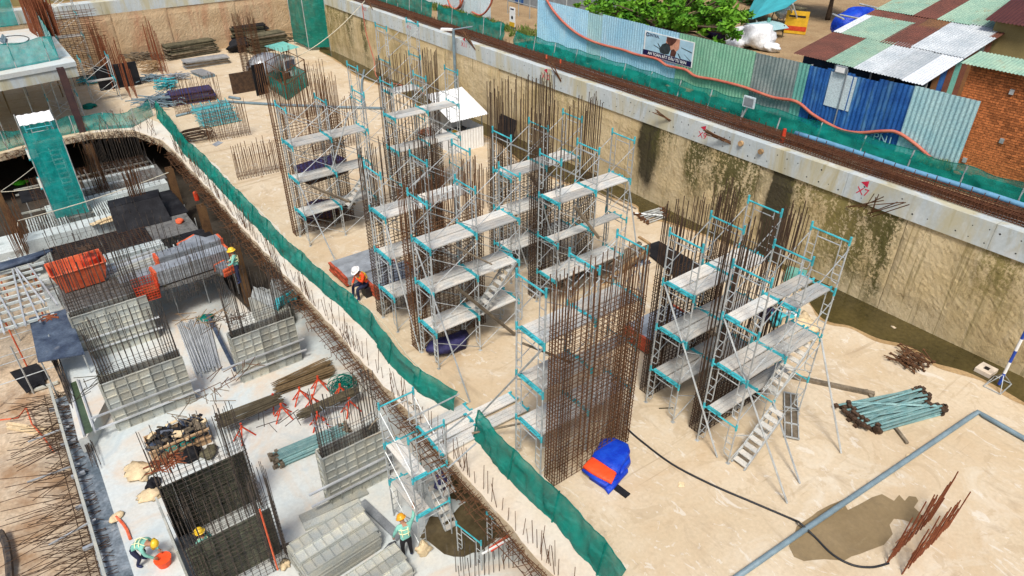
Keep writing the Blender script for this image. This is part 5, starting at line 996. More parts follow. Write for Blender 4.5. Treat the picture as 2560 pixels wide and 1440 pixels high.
for x in np.arange(-1, 6.6, 1.5):
    for y in np.arange(32.5, 50, 2.2): mb = MB(); mb.bar((x, y, LZ), (x, y, DZ-.26), .03, 5); mb.obj('prop', 'steel', dk)
# upright bars on the deck
for a in (('upright bars along the front edge of the deck', (-1.0, 33.0), (4.6, 33.0), 20, 2.4), ('upright bars behind the orange skip', (-.6, 36.1), (4.4, 36.1), 20, 2.2), ('upright bars by the black box', (-.6, 39.8), (3.8, 39.8), 16, 1.8), ('upright bars along the rear beam form', (-.4, 44.4), (6.0, 44.4), 22, 2.2), ('upright bars in the dark bay under the slab edge', (3.0, 48.8), (6.3, 48.8), 22, 3.2), ('upright bars beside the deck worker', (4.4, 30.9), (6.8, 30.9), 22, 2.4), ('upright bars left of the deck worker', (3.0, 30.2), (4.4, 30.2), 12, 2.4)):
    starters(a[0], a[1], a[2], a[3], a[4], 'bar_grey', 2, .45, (0, 0), .45, .012, 1, DZ+.0)
starters('upright bars at the bottom edge of the picture', P(1150, 1460, LZ)[:2], P(1330, 1400, LZ)[:2], 16, 1.5, 'bar_grey', 2, .45, (0, 0), .4, .013, 0, LZ)
starters('brown bar cluster behind the black box', (3.9, 41.0), (4.6, 41.0), 10, 3.0, 'rust', 3, .2, (0, 0), .4, .018, 0, DZ)
starters('brown bar cluster beside the orange king post', (2.6, 45.6), (3.3, 45.6), 10, 3.2, 'rust', 3, .2, (0, 0), .4, .018, 0, DZ)
starters('brown bar cluster by the white rope post', (-1.7, 39.0), (-1.3, 41.5), 12, 2.6, 'rust', 3, .2, (0, 0), .4, .018, 0, DZ)
def barmat(label, x0, x1, y0, y1, z, sp, mn='bar_grey'):
    mb = MB()
    for x in np.arange(x0, x1, sp): mb.bar((x+rnd(-.03, .03), y0+rnd(-.1, .2), z), (x+rnd(-.03, .03), y1+rnd(-.2, .1), z), .009)
    for y in np.arange(y0, y1, sp): mb.bar((x0+rnd(-.1, .2), y, z+.02), (x1+rnd(-.2, .1), y, z+.02), .009)
    solo(mb, 'rebar_mat', mn, label, 'rebar')
barmat('rebar mat laid over the black deck boards', -.8, 3.9, 36.9, 39.4, DZ+.06, .22, 'bar_brown' if 'bar_brown' in M else 'rust')
barmat('rebar mat over the open joists at the back of the deck', -.6, 6.2, 45.2, 50.4, DZ+.05, .25, 'rust')
barmat('rebar mat on the front deck boards below the grey piles', -.8, 2.6, 31.7, 34.9, DZ+.05, .22, 'rust_dark')
barmat('rebar mat by the netted stair', -1.4, 1.0, 41.3, 44.2, DZ+.0, .22, 'rust_dark')
# king posts
def hpost(label, x, y, z0, z1, mn, w_=.36, rot=0):
    t = thing('king_post', label, 'steel post', (x, y, z0)); q = Matrix.Rotation(rot, 3, 'Z'); h = z1-z0; c = V(x, y, (z0+z1)/2)
    for s in (-1, 1): mb = MB(); mb.box(c+q @ V(0, s*w_/2, 0), (w_, .03, h), q); mb.obj('flange', mn, t)
    mb = MB(); mb.box(c, (.03, w_-.03, h), q); mb.obj('web', mn, t)
hpost('rusty orange king post under the slab edge beside the netted stair', 3.35, 51.2, LZ, -.46, 'kingpost', .42)
hpost('brown king post under the slab edge by the red extinguisher', 6.5, 43.0, LZ, -.1, 'kingpost', .40)
hpost('brown king post under the slab edge behind the steel tubes', 6.55, 36.6, LZ, -.1, 'kingpost', .40)
hpost('brown king post under the slab edge behind the deck worker', 6.6, 31.2, LZ, -.1, 'kingpost', .36)
hpost('dark purple king post carrying the upper slab corner', 3.45, 52.75, 0, 4.2, 'post_purple', .42)
hpost('brown king post at the far left of the deck', -2.0, 44.5, LZ, .3, 'kingpost', .3)
c = P(493, 500, DZ); ex = thing('fire_extinguisher', 'red fire extinguisher standing by a king post', 'extinguisher', c); mb = MB(); mb.bar(c, c+V(0, 0, .5), .14, 10, cap=True); mb.bar(c+V(0, 0, .5), c+V(0, 0, .6), .13, 10, .04, True); mb.obj('body', 'red_paint', ex); mb = MB(); mb.bar(c+V(0, 0, .6), c+V(0, 0, .7), .04, 6); mb.obj('valve', 'black_paint', ex)
mb = MB(); mb.path([V(-1.6, 39.8, -.2), V(-1.5, 40.1, .0), *sag(V(-1.5, 40.1, 0), V(6.4, 42.8, -.3), .15, 8)[1:]], .025, 5); solo(mb, 'rope', 'rope', 'white rope stretched over the deck before the black box', 'rope')
mb = MB(); mb.path(sag(P(100, 405, -.6), P(0, 480, -.6), .05, 4)+sag(P(0, 480, -.6), P(130, 460, -.6), .1, 4), .02, 4); solo(mb, 'rope', 'rope', 'white rope left of the netted stair', 'rope')
# black box, boards, orange skip, basket, boxes
mb = MB(); mb.prism([V(2.6, 40.3, -.55), V(5.2, 40.3, -.55), V(5.4, 41.3, -.55), V(2.7, 41.3, -.55)], -1.04); mb.add([V(2.5, 39.0, DZ+.02), V(5.3, 39.0, DZ+.02), V(5.2, 40.29, -.57), V(2.6, 40.29, -.57)], [(0, 1, 2, 3)]); solo(mb, 'black_form_box', 'ply_black', 'large black plywood box form on the deck', 'box form')
def oskip(label, c, L_, W_, h, mn, rot=0, fill=None):
    t = thing('skip', label, 'skip', c); q = Matrix.Rotation(rot, 3, 'Z'); c = Vector(c); b = [(-L_*.38, -W_*.38), (L_*.38, -W_*.38), (L_*.38, W_*.38), (-L_*.38, W_*.38)]; u = [(-L_/2, -W_/2), (L_/2, -W_/2), (L_/2, W_/2), (-L_/2, W_/2)]
    for i in range(4):
        j = (i+1) % 4; mb = MB(); A, B, C, D = c+q @ V(*b[i], .05), c+q @ V(*b[j], .05), c+q @ V(*u[j], h), c+q @ V(*u[i], h); n_ = (B-A).cross(D-A).normalized()*.03
        mb.add([A, B, C, D, A-n_, B-n_, C-n_, D-n_], [(0, 1, 2, 3), (7, 6, 5, 4), (0, 4, 5, 1), (2, 6, 7, 3), (1, 5, 6, 2), (3, 7, 4, 0)]); mb.obj('side', mn, t); mb = MB(); mb.bar(D, C, .04, 5); mb.obj('rim', mn, t)
    mb = MB(); mb.poly([c+q @ V(*p, .06) for p in b]); mb.obj('floor', mn, t); return t
oskip('orange red steel skip standing on the deck', V(.15, 34.6, DZ+.02), 2.3, 1.5, 1.1, 'orange_paint', .05)
mb = MB(); mb.bar(V(.75, 34.8, DZ+.15), V(.75, 34.8, DZ+1.15), .35, 12, .42, True); solo(mb, 'basket', 'red_paint', 'red basket of clamps inside the orange skip', 'basket')
sticks('dark clamps heaped in the red basket', V(.75, 34.8, DZ+1.1), .5, 30, 'rust_dark', .22, .2, 'clamp_heap', 'clamps', .03)
bc = P(372, 742, DZ); bt = thing('mesh_basket', 'open red wire basket on the deck', 'basket', bc)
for i, (a, b) in enumerate((((-.45, -.4), (.45, -.4)), ((.45, -.4), (.45, .4)), ((.45, .4), (-.45, .4)), ((-.45, .4), (-.45, -.4)))):
    mb = MB()
    for k in range(9): p = V(*a, 0).lerp(V(*b, 0), k/8); mb.bar(bc+p+V(0, 0, .02), bc+p*1.1+V(0, 0, .85), .016)
    for k in range(7): f = 1+.1*k/6; mb.bar(bc+V(*a, 0)*f+V(0, 0, .02+.138*k), bc+V(*b, 0)*f+V(0, 0, .02+.138*k), .016)
    mb.obj('wire_side', 'red_paint', bt)
mb = MB(); mb.box(bc+V(0, 0, .2), (.85, .75, .35)); mb.obj('contents', 'rust_red', bt)
chan('grey steel channel pile with orange ends on the deck', V(2.9, 31.9, DZ), 3.6, .75, 2, 9, .085, R(3), 'orange_paint')
chan('upper grey channel pile lying across the deck', V(3.3, 32.9, DZ), 3.2, .7, 2, 11, .085, R(3), 'orange_paint')
chan('short grey channel pile at the back of the deck', V(4.6, 34.6, DZ), 1.6, 1.1, 3, 7, .085, R(-60), 'orange_paint')
chan('small orange ended channel pile by the deck worker', V(5.5, 31.7, DZ), .9, .6, 2, 5, .085, R(-75), 'orange_paint')
tubes('bright steel tubes laid on the deck behind the orange ended piles', P(500, 660, DZ), P(520, 640, DZ), P(585, 690, DZ), P(610, 670, DZ), 12, .03, 'alu_bright', layers=2, jit=.2)
boards('white aluminium sections on the deck between skip and piles', P(330, 665, DZ), 3.0, .12, 3, .07, R(8), ['alu_bright', 'alu'], .15, 'sections', 'section_pile', 8, 'section')
mb = MB()
for k in range(5): mb.box(V(2.0+rnd(-.4, .4), 40.4+rnd(-.35, .35), -1.22+.03*k), (rnd(.5, .9), rnd(.25, .4), .02), Matrix.Rotation(rnd(-.4, .9), 3, 'Z'))
solo(mb, 'cardboard', 'bag_tan', 'torn tan cardboard on the rear beam form', 'cardboard')
c = P(450, 557, DZ); mb = MB(); mb.blob(c+V(0, 0, .12), (.45, .45, .3), 3, .2, 8); solo(mb, 'sack', 'orange_paint', 'small orange bundle on the dark deck', 'sack', smooth=True)
# aluminium joist grid on the left
jg = thing('joist_grid', 'open grid of white aluminium joists at the far left', 'formwork', (-3.5, 36, LZ))
for k in range(16): x = -1.2-k*.42+rnd(-.15, .15); mb = MB(); a = rnd(-.9, .2); mb.beam(V(x, 33.0+rnd(-1.2, .6), -1.5), V(x+a, 39.5+rnd(-1, .5), -1.5), .07, .09); mb.obj('joist', 'alu_bright', jg)
for k in range(11): y = 32.6+k*.68; mb = MB(); mb.beam(V(-8, y, -1.62), V(-1.2+rnd(-.5, .2), y+rnd(-.1, .1), -1.62), .08, .12); mb.obj('runner', 'beam_form', jg)
for x in (-1.8, -3.2, -4.6, -6.0):
    for y in (31, 33.2, 35.4, 37.6, 39.5): mb = MB(); mb.bar((x, y, -4.6), (x, y, -1.68), .035, 5); mb.obj('prop', ('steel', 'orange_paint')[int(y) % 3 == 0], jg)
for y in (31, 33.2, 35.4):
    for z in (-2.4, -3.3): mb = MB(); mb.bar((-6, y, z), (-1.8, y, z), .022, 5); mb.obj('brace', 'steel', jg)
mb = MB(); mb.blob(V(-2.6, 38.3, -1.35), (3.6, .8, .35), 5, .3, 10, Matrix.Rotation(.12, 3, 'Z')); solo(mb, 'sheet', 'ply_blue', 'blue grey sheet thrown over the joist grid', 'sheet', smooth=True)
pf = [P(x, y, -1.75) for x, y in ((72, 795), (169, 771), (212, 884), (95, 905))]; pt = thing('plywood_platform', 'dark blue plywood platform left of the rear wall formwork', 'platform', (pf[0]+pf[2])/2-V(0, 0, 2.4)); mb = MB(); mb.prism(pf, -.05); mb.obj('board', 'ply_blue', pt)
for p in pf: p = p.lerp((pf[0]+pf[2])/2, .1); mb = MB(); mb.bar(V(p.x, p.y, -4.5), V(p.x, p.y, -1.8), .035, 5); mb.obj('prop', 'steel', pt)
sticks('red steel offcuts on the dark blue platform', P(165, 880, -1.74), .6, 8, 'rust_red', .2, .06, 'offcuts', 'scrap', .03)
mb = MB(); mb.prism([P(x, y, -2.9) for x, y in ((145, 893), (222, 876), (240, 905), (262, 1005), (218, 1090), (195, 1100))], -.7); solo(mb, 'raised_pad', 'low_slab', 'raised white concrete pad at the left edge of the lower slab', 'concrete pad')
mb = MB(); mb.poly([P(x, y, -2.893) for x, y in ((176, 958), (190, 952), (232, 1078), (214, 1086))]); mat('trench_water', (.06, .09, .05), .15, 0, .2, 1, 8, spec=.5); o = struct(mb, 'trench_water', 'trench_water')
tr = thing('trench_frame', 'aluminium frame round the green water slot in the white pad', 'frame', P(200, 1010, -2.9))
for a, b in (((172, 955), (210, 1090)), ((194, 950), (238, 1080))): mb = MB(); mb.beam(P(*a, -2.85), P(*b, -2.85), .06, .1); mb.obj('rail', 'alu_bright', tr)
# edge of the lower slab: form board, rail, bars
mat('board_dusty', (.09, .12, .15), .7, 0, .4, 1.2, 10, c2=(.24, .28, .32), streak=((.5, .52, .54), .6, (1.5, 1.5, 1.5), .57))
ef = thing('edge_form', 'blue grey edge form with an aluminium rail along the left of the lower slab', 'formwork', (-2, 23, -4.2))
for k in range(6): mb = MB(); mb.bb((-2.5, 16+k*2.2, -3.85), (-1.62, 18.18+k*2.2, -3.72)); mb.obj('form_board', 'board_dusty', ef)
mb = MB(); mb.beam(V(-2.35, 15, -3.45), V(-2.45, 29.6, -3.3), .1, .12); mb.obj('rail', 'alu', ef)
for k in range(7): mb = MB(); y = 16.5+k*1.9+rnd(-.5, .5); mb.bb((-2.75+rnd(-.1, .2), y, -3.62), (-2.2+rnd(-.2, .2), y+.12, -3.5)); mb.obj('cross_piece', 'galv', ef)
for k in range(4): mb = MB(); y = 17.5+k*3+rnd(-.8, .8); mb.beam(V(-2.2, y, -3.5), V(-3.3-rnd(0, .6), y+rnd(-.5, .5), -3.35), .05, .05); mb.obj('stay', 'alu_bright', ef)
mb = MB()
for k in range(230):
    y = rnd(16.5, 29.5); l_ = rnd(.8, 3.0)*(1 if y < 24 else .7); z = rnd(-4.0, -3.55); mb.bar(V(-2.0, y, z), V(-2.2-l_, y+rnd(-1.2, 1.0), z+rnd(-.1, .8)), .012)
for x in (-2.3, -2.55, -2.8): mb.bar(V(x, 16, -3.9), V(x, 30, -3.9), .016)
solo(mb, 'edge_bars', 'rust_dark', 'thicket of thin rusty bars sticking out over the soil at the left', 'rebar')
mb = MB()
for k in range(26): mb.bar(V(-1.9+rnd(-.15, .15), 30.5+rnd(-.3, .3), -2.6+rnd(0, .3)), V(-1.75+rnd(-.2, .2), 24.5+rnd(-1, 1), -3.4), .014)
solo(mb, 'bar_bundle', 'bar_grey', 'bundle of long bars leaning along the white pad', 'rebar')
for i, (pp_, lb) in enumerate((([(28, 938), (95, 915), (128, 950), (70, 990)], 'black board lying on the soil at the left'), ([(75, 925), (105, 930), (120, 975), (85, 960)], 'second black board lying askew on the first'))): mb = MB(); q4 = [P(x, y, -4.25) for x, y in pp_]; zt_ = max(soilz(p.x, p.y) for p in q4)+.08+.06*i; mb.prism([V(p.x, p.y, zt_) for p in q4], -.04); solo(mb, 'board', 'ply_black', lb, 'board')
for i, (a, b, lb) in enumerate((((18, 1058), (130, 1075), 'upper pale timber on the soil at the left'), ((20, 1068), (125, 1085), 'lower pale timber on the soil at the left'), ((80, 980), (150, 965), 'grey section lying by the black boards'))): mb = MB(); mb.beam(*[V(p.x, p.y, soilz(p.x, p.y)+.09) for p in (P(*a, -4.25), P(*b, -4.25))], .14, .1); solo(mb, 'timber', ('bag_tan', 'bag_tan', 'alu')[i], lb, 'timber')
mb = MB(); mb.path([P(x, y, -4.1) for x, y in ((0, 1050), (45, 1045), (65, 1018), (80, 1060), (110, 1095), (135, 1130))], .035, 5); solo(mb, 'safety_tape', 'orange_paint', 'crumpled orange tape strung over the soil', 'tape')
mb = MB(); mb.path([P(x, y, -4.1) for x, y in ((0, 1330), (15, 1360), (22, 1400), (25, 1450))], .12, 6); solo(mb, 'pipe', 'bar_grey', 'old pipe half buried in the soil at the left edge', 'pipe')
# rebar on red trestles
def trestle(label, p, rot):
    t = thing('trestle', label, 'trestle', p, 'red trestles under the rebar'); q = Matrix.Rotation(rot, 3, 'Z'); p = Vector(p)
    for s in (-1, 1): mb = MB(); mb.bar(p+q @ V(s*.34, -.25, 0), p+q @ V(0, 0, .62), .03, 5); mb.obj('leg', 'red_paint', t); mb = MB(); mb.bar(p+q @ V(s*.34, .25, 0), p+q @ V(0, 0, .62), .03, 5); mb.obj('leg', 'red_paint', t); mb = MB(); mb.bar(p+q @ V(s*.2, -.15, .25), p+q @ V(s*.2, .15, .25), .022, 4); mb.obj('tie', 'red_paint', t)
    mb = MB(); mb.bar(p+V(0, 0, .55), p+V(0, 0, .78), .05, 6, cap=True); mb.obj('head', 'red_paint', t)
for i, (x, y, lb) in enumerate(((710, 1045, 'red trestle alone in front of the long rebar'), (755, 1003, 'red trestle before the upper rebar bundle, left'), (800, 975, 'red trestle before the upper rebar bundle, right'), (787, 1022, 'red trestle behind the middle rebar bundle'), (855, 995, 'red trestle by the green hose coil'), (800, 1065, 'red trestle under the left end of the middle bundle'), (878, 1030, 'red trestle under the right end of the middle bundle'), (612, 1095, 'red trestle under the near end of the long rebar'), (690, 1020, 'red trestle under the far end of the long rebar'))): trestle(lb, P(x, y, LZ), rnd(-.4, .4))
def rebars(label, a0, a1, b0, b1, n, h, mn='wood_grey', r=.014, z=LZ):
    a0, a1, b0, b1 = [P(*q, z) for q in (a0, a1, b0, b1)]; mb = MB()
    for k in range(n): u = rnd(0, 1); w2 = u+rnd(-.12, .12); zz = V(0, 0, rnd(.02, h)); d = (b0-a0).normalized(); mb.bar(a0.lerp(a1, u)+zz+d*rnd(-.2, .2), b0.lerp(b1, w2)+zz+d*rnd(-.2, .2), r)
    solo(mb, 'rebar_bundle', mn, label, 'rebar')
mat('bar_brown', (.16, .11, .055), .8, 0, .3, 4, 30, c2=(.24, .17, .09)); mat('bar_olive', (.085, .07, .045), .8, 0, .3, 4, 30, c2=(.15, .125, .08))
rebars('brown rebar bundle by the slab edge', (690, 968), (700, 990), (822, 905), (832, 945), 120, .35, 'bar_brown')
rebars('middle olive rebar bundle resting on red trestles', (752, 1040), (758, 1052), (888, 980), (893, 998), 110, .35, 'bar_olive', z=LZ+.5)
rebars('long dark rebar bundle ending in front of the big cage', (548, 1048), (560, 1075), (690, 995), (705, 1012), 110, .3, 'bar_olive', z=LZ+.45)
mb = MB()
for k in range(26):
    c = P(858, 972, LZ)+V(rnd(-.25, .25), rnd(-.2, .2), .08+k*.014); rr = rnd(.3, .42); mb.path([c+V(rr*math.cos(t), rr*math.sin(t), 0) for t in np.linspace(0, 2*math.pi, 14)[:-1]], .014, 4, True)
solo(mb, 'hose_coil', 'net', 'coil of green hose between the rebar bundles', 'hose')
tubes('teal grey pipe bundle beside the near wall formwork', P(690, 1140, LZ), P(705, 1170, LZ), P(850, 1072, LZ), P(870, 1100, LZ), 30, .045, 'tube_teal', layers=4, ends='wood_grey', jit=.15)
sticks('bent bar offcuts scattered on the lower slab', P(610, 975, LZ), .9, 26, 'rust_dark', .7, .06, 'offcuts', 'scrap', .013)
tubes('loose bundle of pale aluminium poles between the wall forms', P(440, 815, LZ), P(520, 795, LZ), P(490, 940, LZ), P(552, 915, LZ), 26, .035, 'alu_bright', layers=3, jit=.3)
mb = MB(); mb.beam(P(520, 790, LZ+.3), P(588, 925, LZ+.3), .14, .16); solo(mb, 'steel_beam', 'ply_blue', 'dark blue steel beam lying beside the pale poles', 'beam')
mb = MB(); mb.blob(P(515, 800, LZ)+V(0, 0, .12), (.7, .5, .25), 4, .4, 8); solo(mb, 'cloth', 'net', 'small green cloth by the dark blue beam', 'cloth', smooth=True)
f2 = thing('frame_stack', 'teal scaffold frames stacked behind the middle wall formwork', 'scaffold frames', P(675, 775, -2.6))
mb = MB(); mb.prism([P(x, y, -2.5) for x, y in ((620, 745), (690, 715), (725, 770), (660, 800))], -1.08); mb.obj('support', 'alu', f2)
for k in range(12): put_frame(f2, loc=P(628, 742, -2.45)+V(.02*k, -.0, .045*k), rot=(0, math.pi/2, R(-72)), scale=(1.2, .9, 1.1))
# timber skip with rubble
sc_ = P(452, 1118, LZ); ws = thing('timber_skip', 'tan timber skip with painted letters, heaped with rubble', 'skip', sc_); x0, x1, y0, y1 = sc_.x-1.05, sc_.x+1.05, sc_.y-.45, sc_.y+.55
mat('ply_tan', (.42, .27, .15), .85, 0, .2, 2, 20, c2=(.50, .34, .20))
for a, b in (((x0, y0, LZ), (x1, y0+.03, LZ+.75)), ((x0, y1-.03, LZ), (x1, y1, LZ+.75)), ((x0, y0+.031, LZ), (x0+.03, y1-.031, LZ+.75)), ((x1-.03, y0+.031, LZ), (x1, y1-.031, LZ+.75))): mb = MB(); mb.bb(a, b); mb.obj('side_board', 'ply_tan', ws)
for z in (LZ+.3, LZ+.7): mb = MB(); mb.bb((x0-.05, y0-.06, z), (x1+.05, y0-.002, z+.07)); mb.obj('batten', 'ply_tan', ws)
mb = MB(); mb.bb((x0+.05, y0+.05, LZ), (x1-.05, y1-.05, LZ+.45)); mb.obj('fill', 'soil', ws)
inst('lettering', text_mesh('VO CÁT', .30, 'net_teal', .002, .008), ws, loc=((x0+x1)/2, y0-.068, LZ+.53), rot=(math.pi/2, 0, 0))
mb = MB()
for k in range(110): c = V(rnd(x0+.05, x1-.05), rnd(y0+.05, y1-.05), LZ+.5+rnd(0, .45)); mb.box(c, (rnd(.1, .5), rnd(.08, .3), rnd(.02, .1)), Matrix.Rotation(rnd(0, 6), 3, 'Z') @ Matrix.Rotation(rnd(-.8, .8), 3, 'X')); mb.k = random.choice((0, 0, 1, 2, 3))
mb.obj('rubble', ['ply_black', 'ply_blue', 'wood_grey', 'bag_tan'], ws, kind='stuff')
for i, (x, y, d, mn, lb) in enumerate(((475, 1145, (.9, .6, .5), 'ply_black', 'black plastic bag in front of the timber skip'), (525, 1135, (.8, .5, .3), 'wood_dark', 'dark rag right of the black plastic bag'), (350, 1180, (1.3, .9, .25), 'bag_tan', 'crumpled tan paper left of the big cage'), (375, 1240, (.9, .6, .2), 'bag_tan', 'smaller crumpled paper left of the big cage'), (385, 1215, (.6, .5, .3), 'ply_black', 'dark scrap between the crumpled papers'), (712, 1415, (.4, .35, .2), 'bag_tan', 'cardboard box at the foot of the front rebar cage'), (1060, 1385, (.5, .3, .7), 'bag_tan', 'tan sack hanging at the foot of the stair tower'), (960, 1425, (1.6, .8, .4), 'bag_white', 'white sheeting beside the near panel stacks'))):
    c = P(x, y, LZ); mb = MB(); mb.blob(c+V(0, 0, d[2]*.35), d, i+30, .4, 9, Matrix.Rotation(i, 3, 'Z')); solo(mb, 'bag', mn, lb, 'bag', smooth=True)
sticks('red brown clamps heaped on top of the bottom left cage', V(.35, 18.3, -1.15), .7, 40, 'rust_red', .35, .25, 'clamp_heap', 'clamps', .02)
for k, (x, y, n_, mn, lb) in enumerate(((560, 1190, 16, 'wood_grey', 'loose sticks scattered left of the pipe bundle'), (720, 1240, 10, 'bar_grey', 'few bent bars scattered between the big cage and the near formwork'), (300, 1150, 14, 'wood_dark', 'dark scraps scattered on the white slab left of the skip'), (640, 1120, 18, 'rust', 'rusty bar ends scattered before the trestles'), (560, 960, 18, 'wood', 'timber scraps scattered by the pale poles'), (880, 1230, 12, 'galv', 'thin grey sections scattered by the near formwork'), (1010, 1240, 10, 'wood_grey', 'grey sticks scattered under the stair tower'))): sticks(lb, P(x, y, LZ), .9, n_, mn, .9, .05, 'offcuts', 'scrap', .014)
# stacks of aluminium form panels
def pstack(label, c, L_, W_, n, cols, rot):
    t = thing('panel_stack', label, 'form panels', c); me = panel_mesh(W_/cols-.01, L_, 8); q = Matrix.Rotation(rot, 3, 'Z')
    for k in range(n):
        for j in range(cols):
            if k > n-3 and rnd(0, 1) < .35: continue
            o = inst('form_panel', me, t, loc=Vector(c)+q @ V(rnd(-.08, .08)-L_/2, -W_/2+(j+1)*W_/cols, 0)+V(0, 0, .1+k*.075)); o.rotation_euler = (Matrix.Rotation(rot, 3, 'Z') @ Matrix(((0, 0, 1), (-1, 0, 0), (0, -1, 0))) if 0 else (Matrix.Rotation(rot, 3, 'Z') @ Matrix(((0, 0, 1), (-1, 0, 0), (0, -1, 0))))).to_euler()
    return t
pstack('tall stack of aluminium form panels at the bottom centre', P(845, 1395, LZ), 2.5, 1.35, 14, 3, R(4))
pstack('low stack of aluminium form panels at the bottom edge', P(930, 1470, LZ), 2.4, 1.2, 7, 3, R(4))
for i, (a, b, w_, lb) in enumerate((((752, 1300), (915, 1225), .4, 'long grey form panel lying behind the panel stack'), ((760, 1318), (900, 1255), .3, 'second grey form panel lying behind the panel stack'), ((905, 1255), (1000, 1345), .28, 'dark channel lying between the panel stack and the stair tower'), ((700, 1370), (760, 1345), .1, 'thin pipe lying left of the panel stack'))): mb = MB(); mb.beam(P(*a, LZ+.06), P(*b, LZ+.06), w_, .1); solo(mb, 'form_panel_loose', ('alu', 'alu', 'galv', 'bar_grey')[i], lb, 'form panel')
c = P(292, 1295, LZ); dg = thing('digging_tool', 'wide scoop with an orange handle lying on the white slab', 'shovel', c); mb = MB(); mb.blob(c+V(0, 0, .06), (.55, .38, .12), 2, .15, 8, Matrix.Rotation(.5, 3, 'Z')); mb.obj('scoop', 'bag_tan', dg, True); mb = MB(); mb.path([c+V(0, 0, .08), P(308, 1310, LZ+.06), P(318, 1325, LZ+.05), P(326, 1348, LZ+.05)], .05, 6); mb.obj('handle', 'orange_paint', dg)
mb = MB(); cb = P(412, 1410, LZ); mb.bar(cb, cb+V(0, 0, .3), .2, 14, .27); mb.add([cb+V(.2*math.cos(t), .2*math.sin(t), .01) for t in np.linspace(0, 6.283, 15)[:-1]], [tuple(range(14))]); mb.f = [f for f in mb.f if len(f) == 4 or len(f) == 14]; solo(mb, 'bucket', 'tarp_orange', 'orange bucket held by the bending worker', 'bucket')
mb = MB(); c = P(1103, 1205, LZ+1.9); mb.blob(c, (.5, .4, .8), 8, .25, 8); solo(mb, 'cloth', 'tarp_navy', 'dark blue cloth hanging in the stair tower', 'cloth', smooth=True)
lg = thing('low_gantry', 'teal work frame with a red striped board near the slab edge', 'work frame', P(1230, 1400, LZ)); me = ME_F
for p in ((1205, 1425), (1280, 1398)): put_frame(lg, loc=P(*p, LZ), rot=(0, 0, .2), scale=(.9, .9, .8))
mb = MB(); mb.beam(P(1225, 1375, -2.3), P(1290, 1330, -2.1), .16, .04); mb.obj('striped_board', 'red_paint', lg); mb = MB(); mb.beam(P(1205, 1385, -2.3), P(1285, 1340, -2.1), .05, .05); mb.obj('pole', 'white_paint', lg)
mb = MB(); mb.blob(P(52, 462, LZ)+V(0, 0, .15), (.9, .6, .3), 4, .3, 8); mat('lime', (.10, .62, .02), .5, 0, .1, 3, 20); solo(mb, 'bag', 'lime', 'bright lime green bag in the dark bay left of the netted stair', 'bag', smooth=True)
# ============================================================= netted stair tower
nt_c = V(.95, 44.3, DZ); NTZ = 3.75
ns_ = rot_tower('tall stair tower wrapped in teal netting with a white tin roof', nt_c.x-.6, nt_c.y-.9, DZ, 3)
for z in (DZ, DZ+1.7): inst('stair', ME_S, ns_, loc=(nt_c.x+.1, nt_c.y+.7, z+1.68), rot=(0, 0, -math.pi/2), scale=(1, 1, -1)); put_plank(ns_, loc=(nt_c.x-.5, nt_c.y-.9, z+1.75), rot=(0, 0, math.pi/2))
sq = [V(nt_c.x-.85, nt_c.y-1.05, 0), V(nt_c.x+.85, nt_c.y-1.05, 0), V(nt_c.x+.85, nt_c.y+1.1, 0), V(nt_c.x-.85, nt_c.y+1.1, 0)]
for i in range(4):
    a, b = sq[i], sq[(i+1) % 4]; mb = MB(); mb.grid(lambda u, v: a.lerp(b, u)+V(.08*noise.noise(V(u*3, v*6, i)), .08*noise.noise(V(u*3, v*6, i+5)), DZ-.1+5.0*v+.1*noise.noise(V(u*5, 0, i))), 8, 18); mb.obj('net_side', 'net_teal', ns_, True)
mb = MB(); mb.corr((nt_c.x-.8, nt_c.y-.95, DZ+5.3), (1, 0, 0), (0, 1, .1), (0, 0, 1), 1.6, 1.5, .35, .03); mb.obj('roof_sheet', 'white_paint', ns_)
for p in sq: mb = MB(); mb.bar(p+V(0, 0, DZ), p+V(0, 0, DZ+5.4), .03, 5); mb.obj('pole', 'steel', ns_)
# ============================================================= upper slab at the far left
us = thing('upper_slab', 'white upper floor slab carried on posts at the top left', 'floor slab', (-3, 58, 4.3)); ue = P(187, 152, 4.3)
mb = MB(); mb.prism([V(-16, 52.0, 4.3), V(.2, 52.6, 4.3), V(ue.x, 53.4, 4.3), V(ue.x-.1, 66.5, 4.3), V(-16, 66.5, 4.3)], -.28); mb.obj('slab', 'strip' if 0 else 'low_slab', us)
mb = MB(); mb.prism([V(-16, 52.06, 4.01), V(.2, 52.66, 4.01), V(ue.x-.05, 53.46, 4.01), V(ue.x-.05, 54.0, 4.01), V(-16, 52.7, 4.01)], -.65); mb.obj('edge_beam', 'cap', us)
mb = MB(); mb.prism([V(ue.x-.55, 54.02, 4.01), V(ue.x-.06, 54.02, 4.01), V(ue.x-.15, 66.4, 4.01), V(ue.x-.6, 66.4, 4.01)], -.65); mb.obj('edge_beam', 'cap', us)
netfence('teal net fence on the front edge of the upper slab', [V(ue.x-.5, 66, 4.3), V(ue.x-.75, 54.6, 4.3), V(.2, 53.6, 4.3), V(-14, 53.0, 4.3)], 1.5, 'net_teal', V(0, .1, 0), 1, .1, .05, 'steel')
netfence('teal net screen further back on the upper slab', [V(ue.x-1.7, 68.2, 4.3), V(-6, 67.6, 4.3)], 2.3, 'net_teal', V(0, .1, 0), 1, .1, .05, 'steel')
netfence('teal net screen in the top left corner', [V(-10, 74, 6.5), V(6, 74, 6.5)], 2.2, 'net_teal', V(0, .1, 0), 1, .1, .05, 'steel')
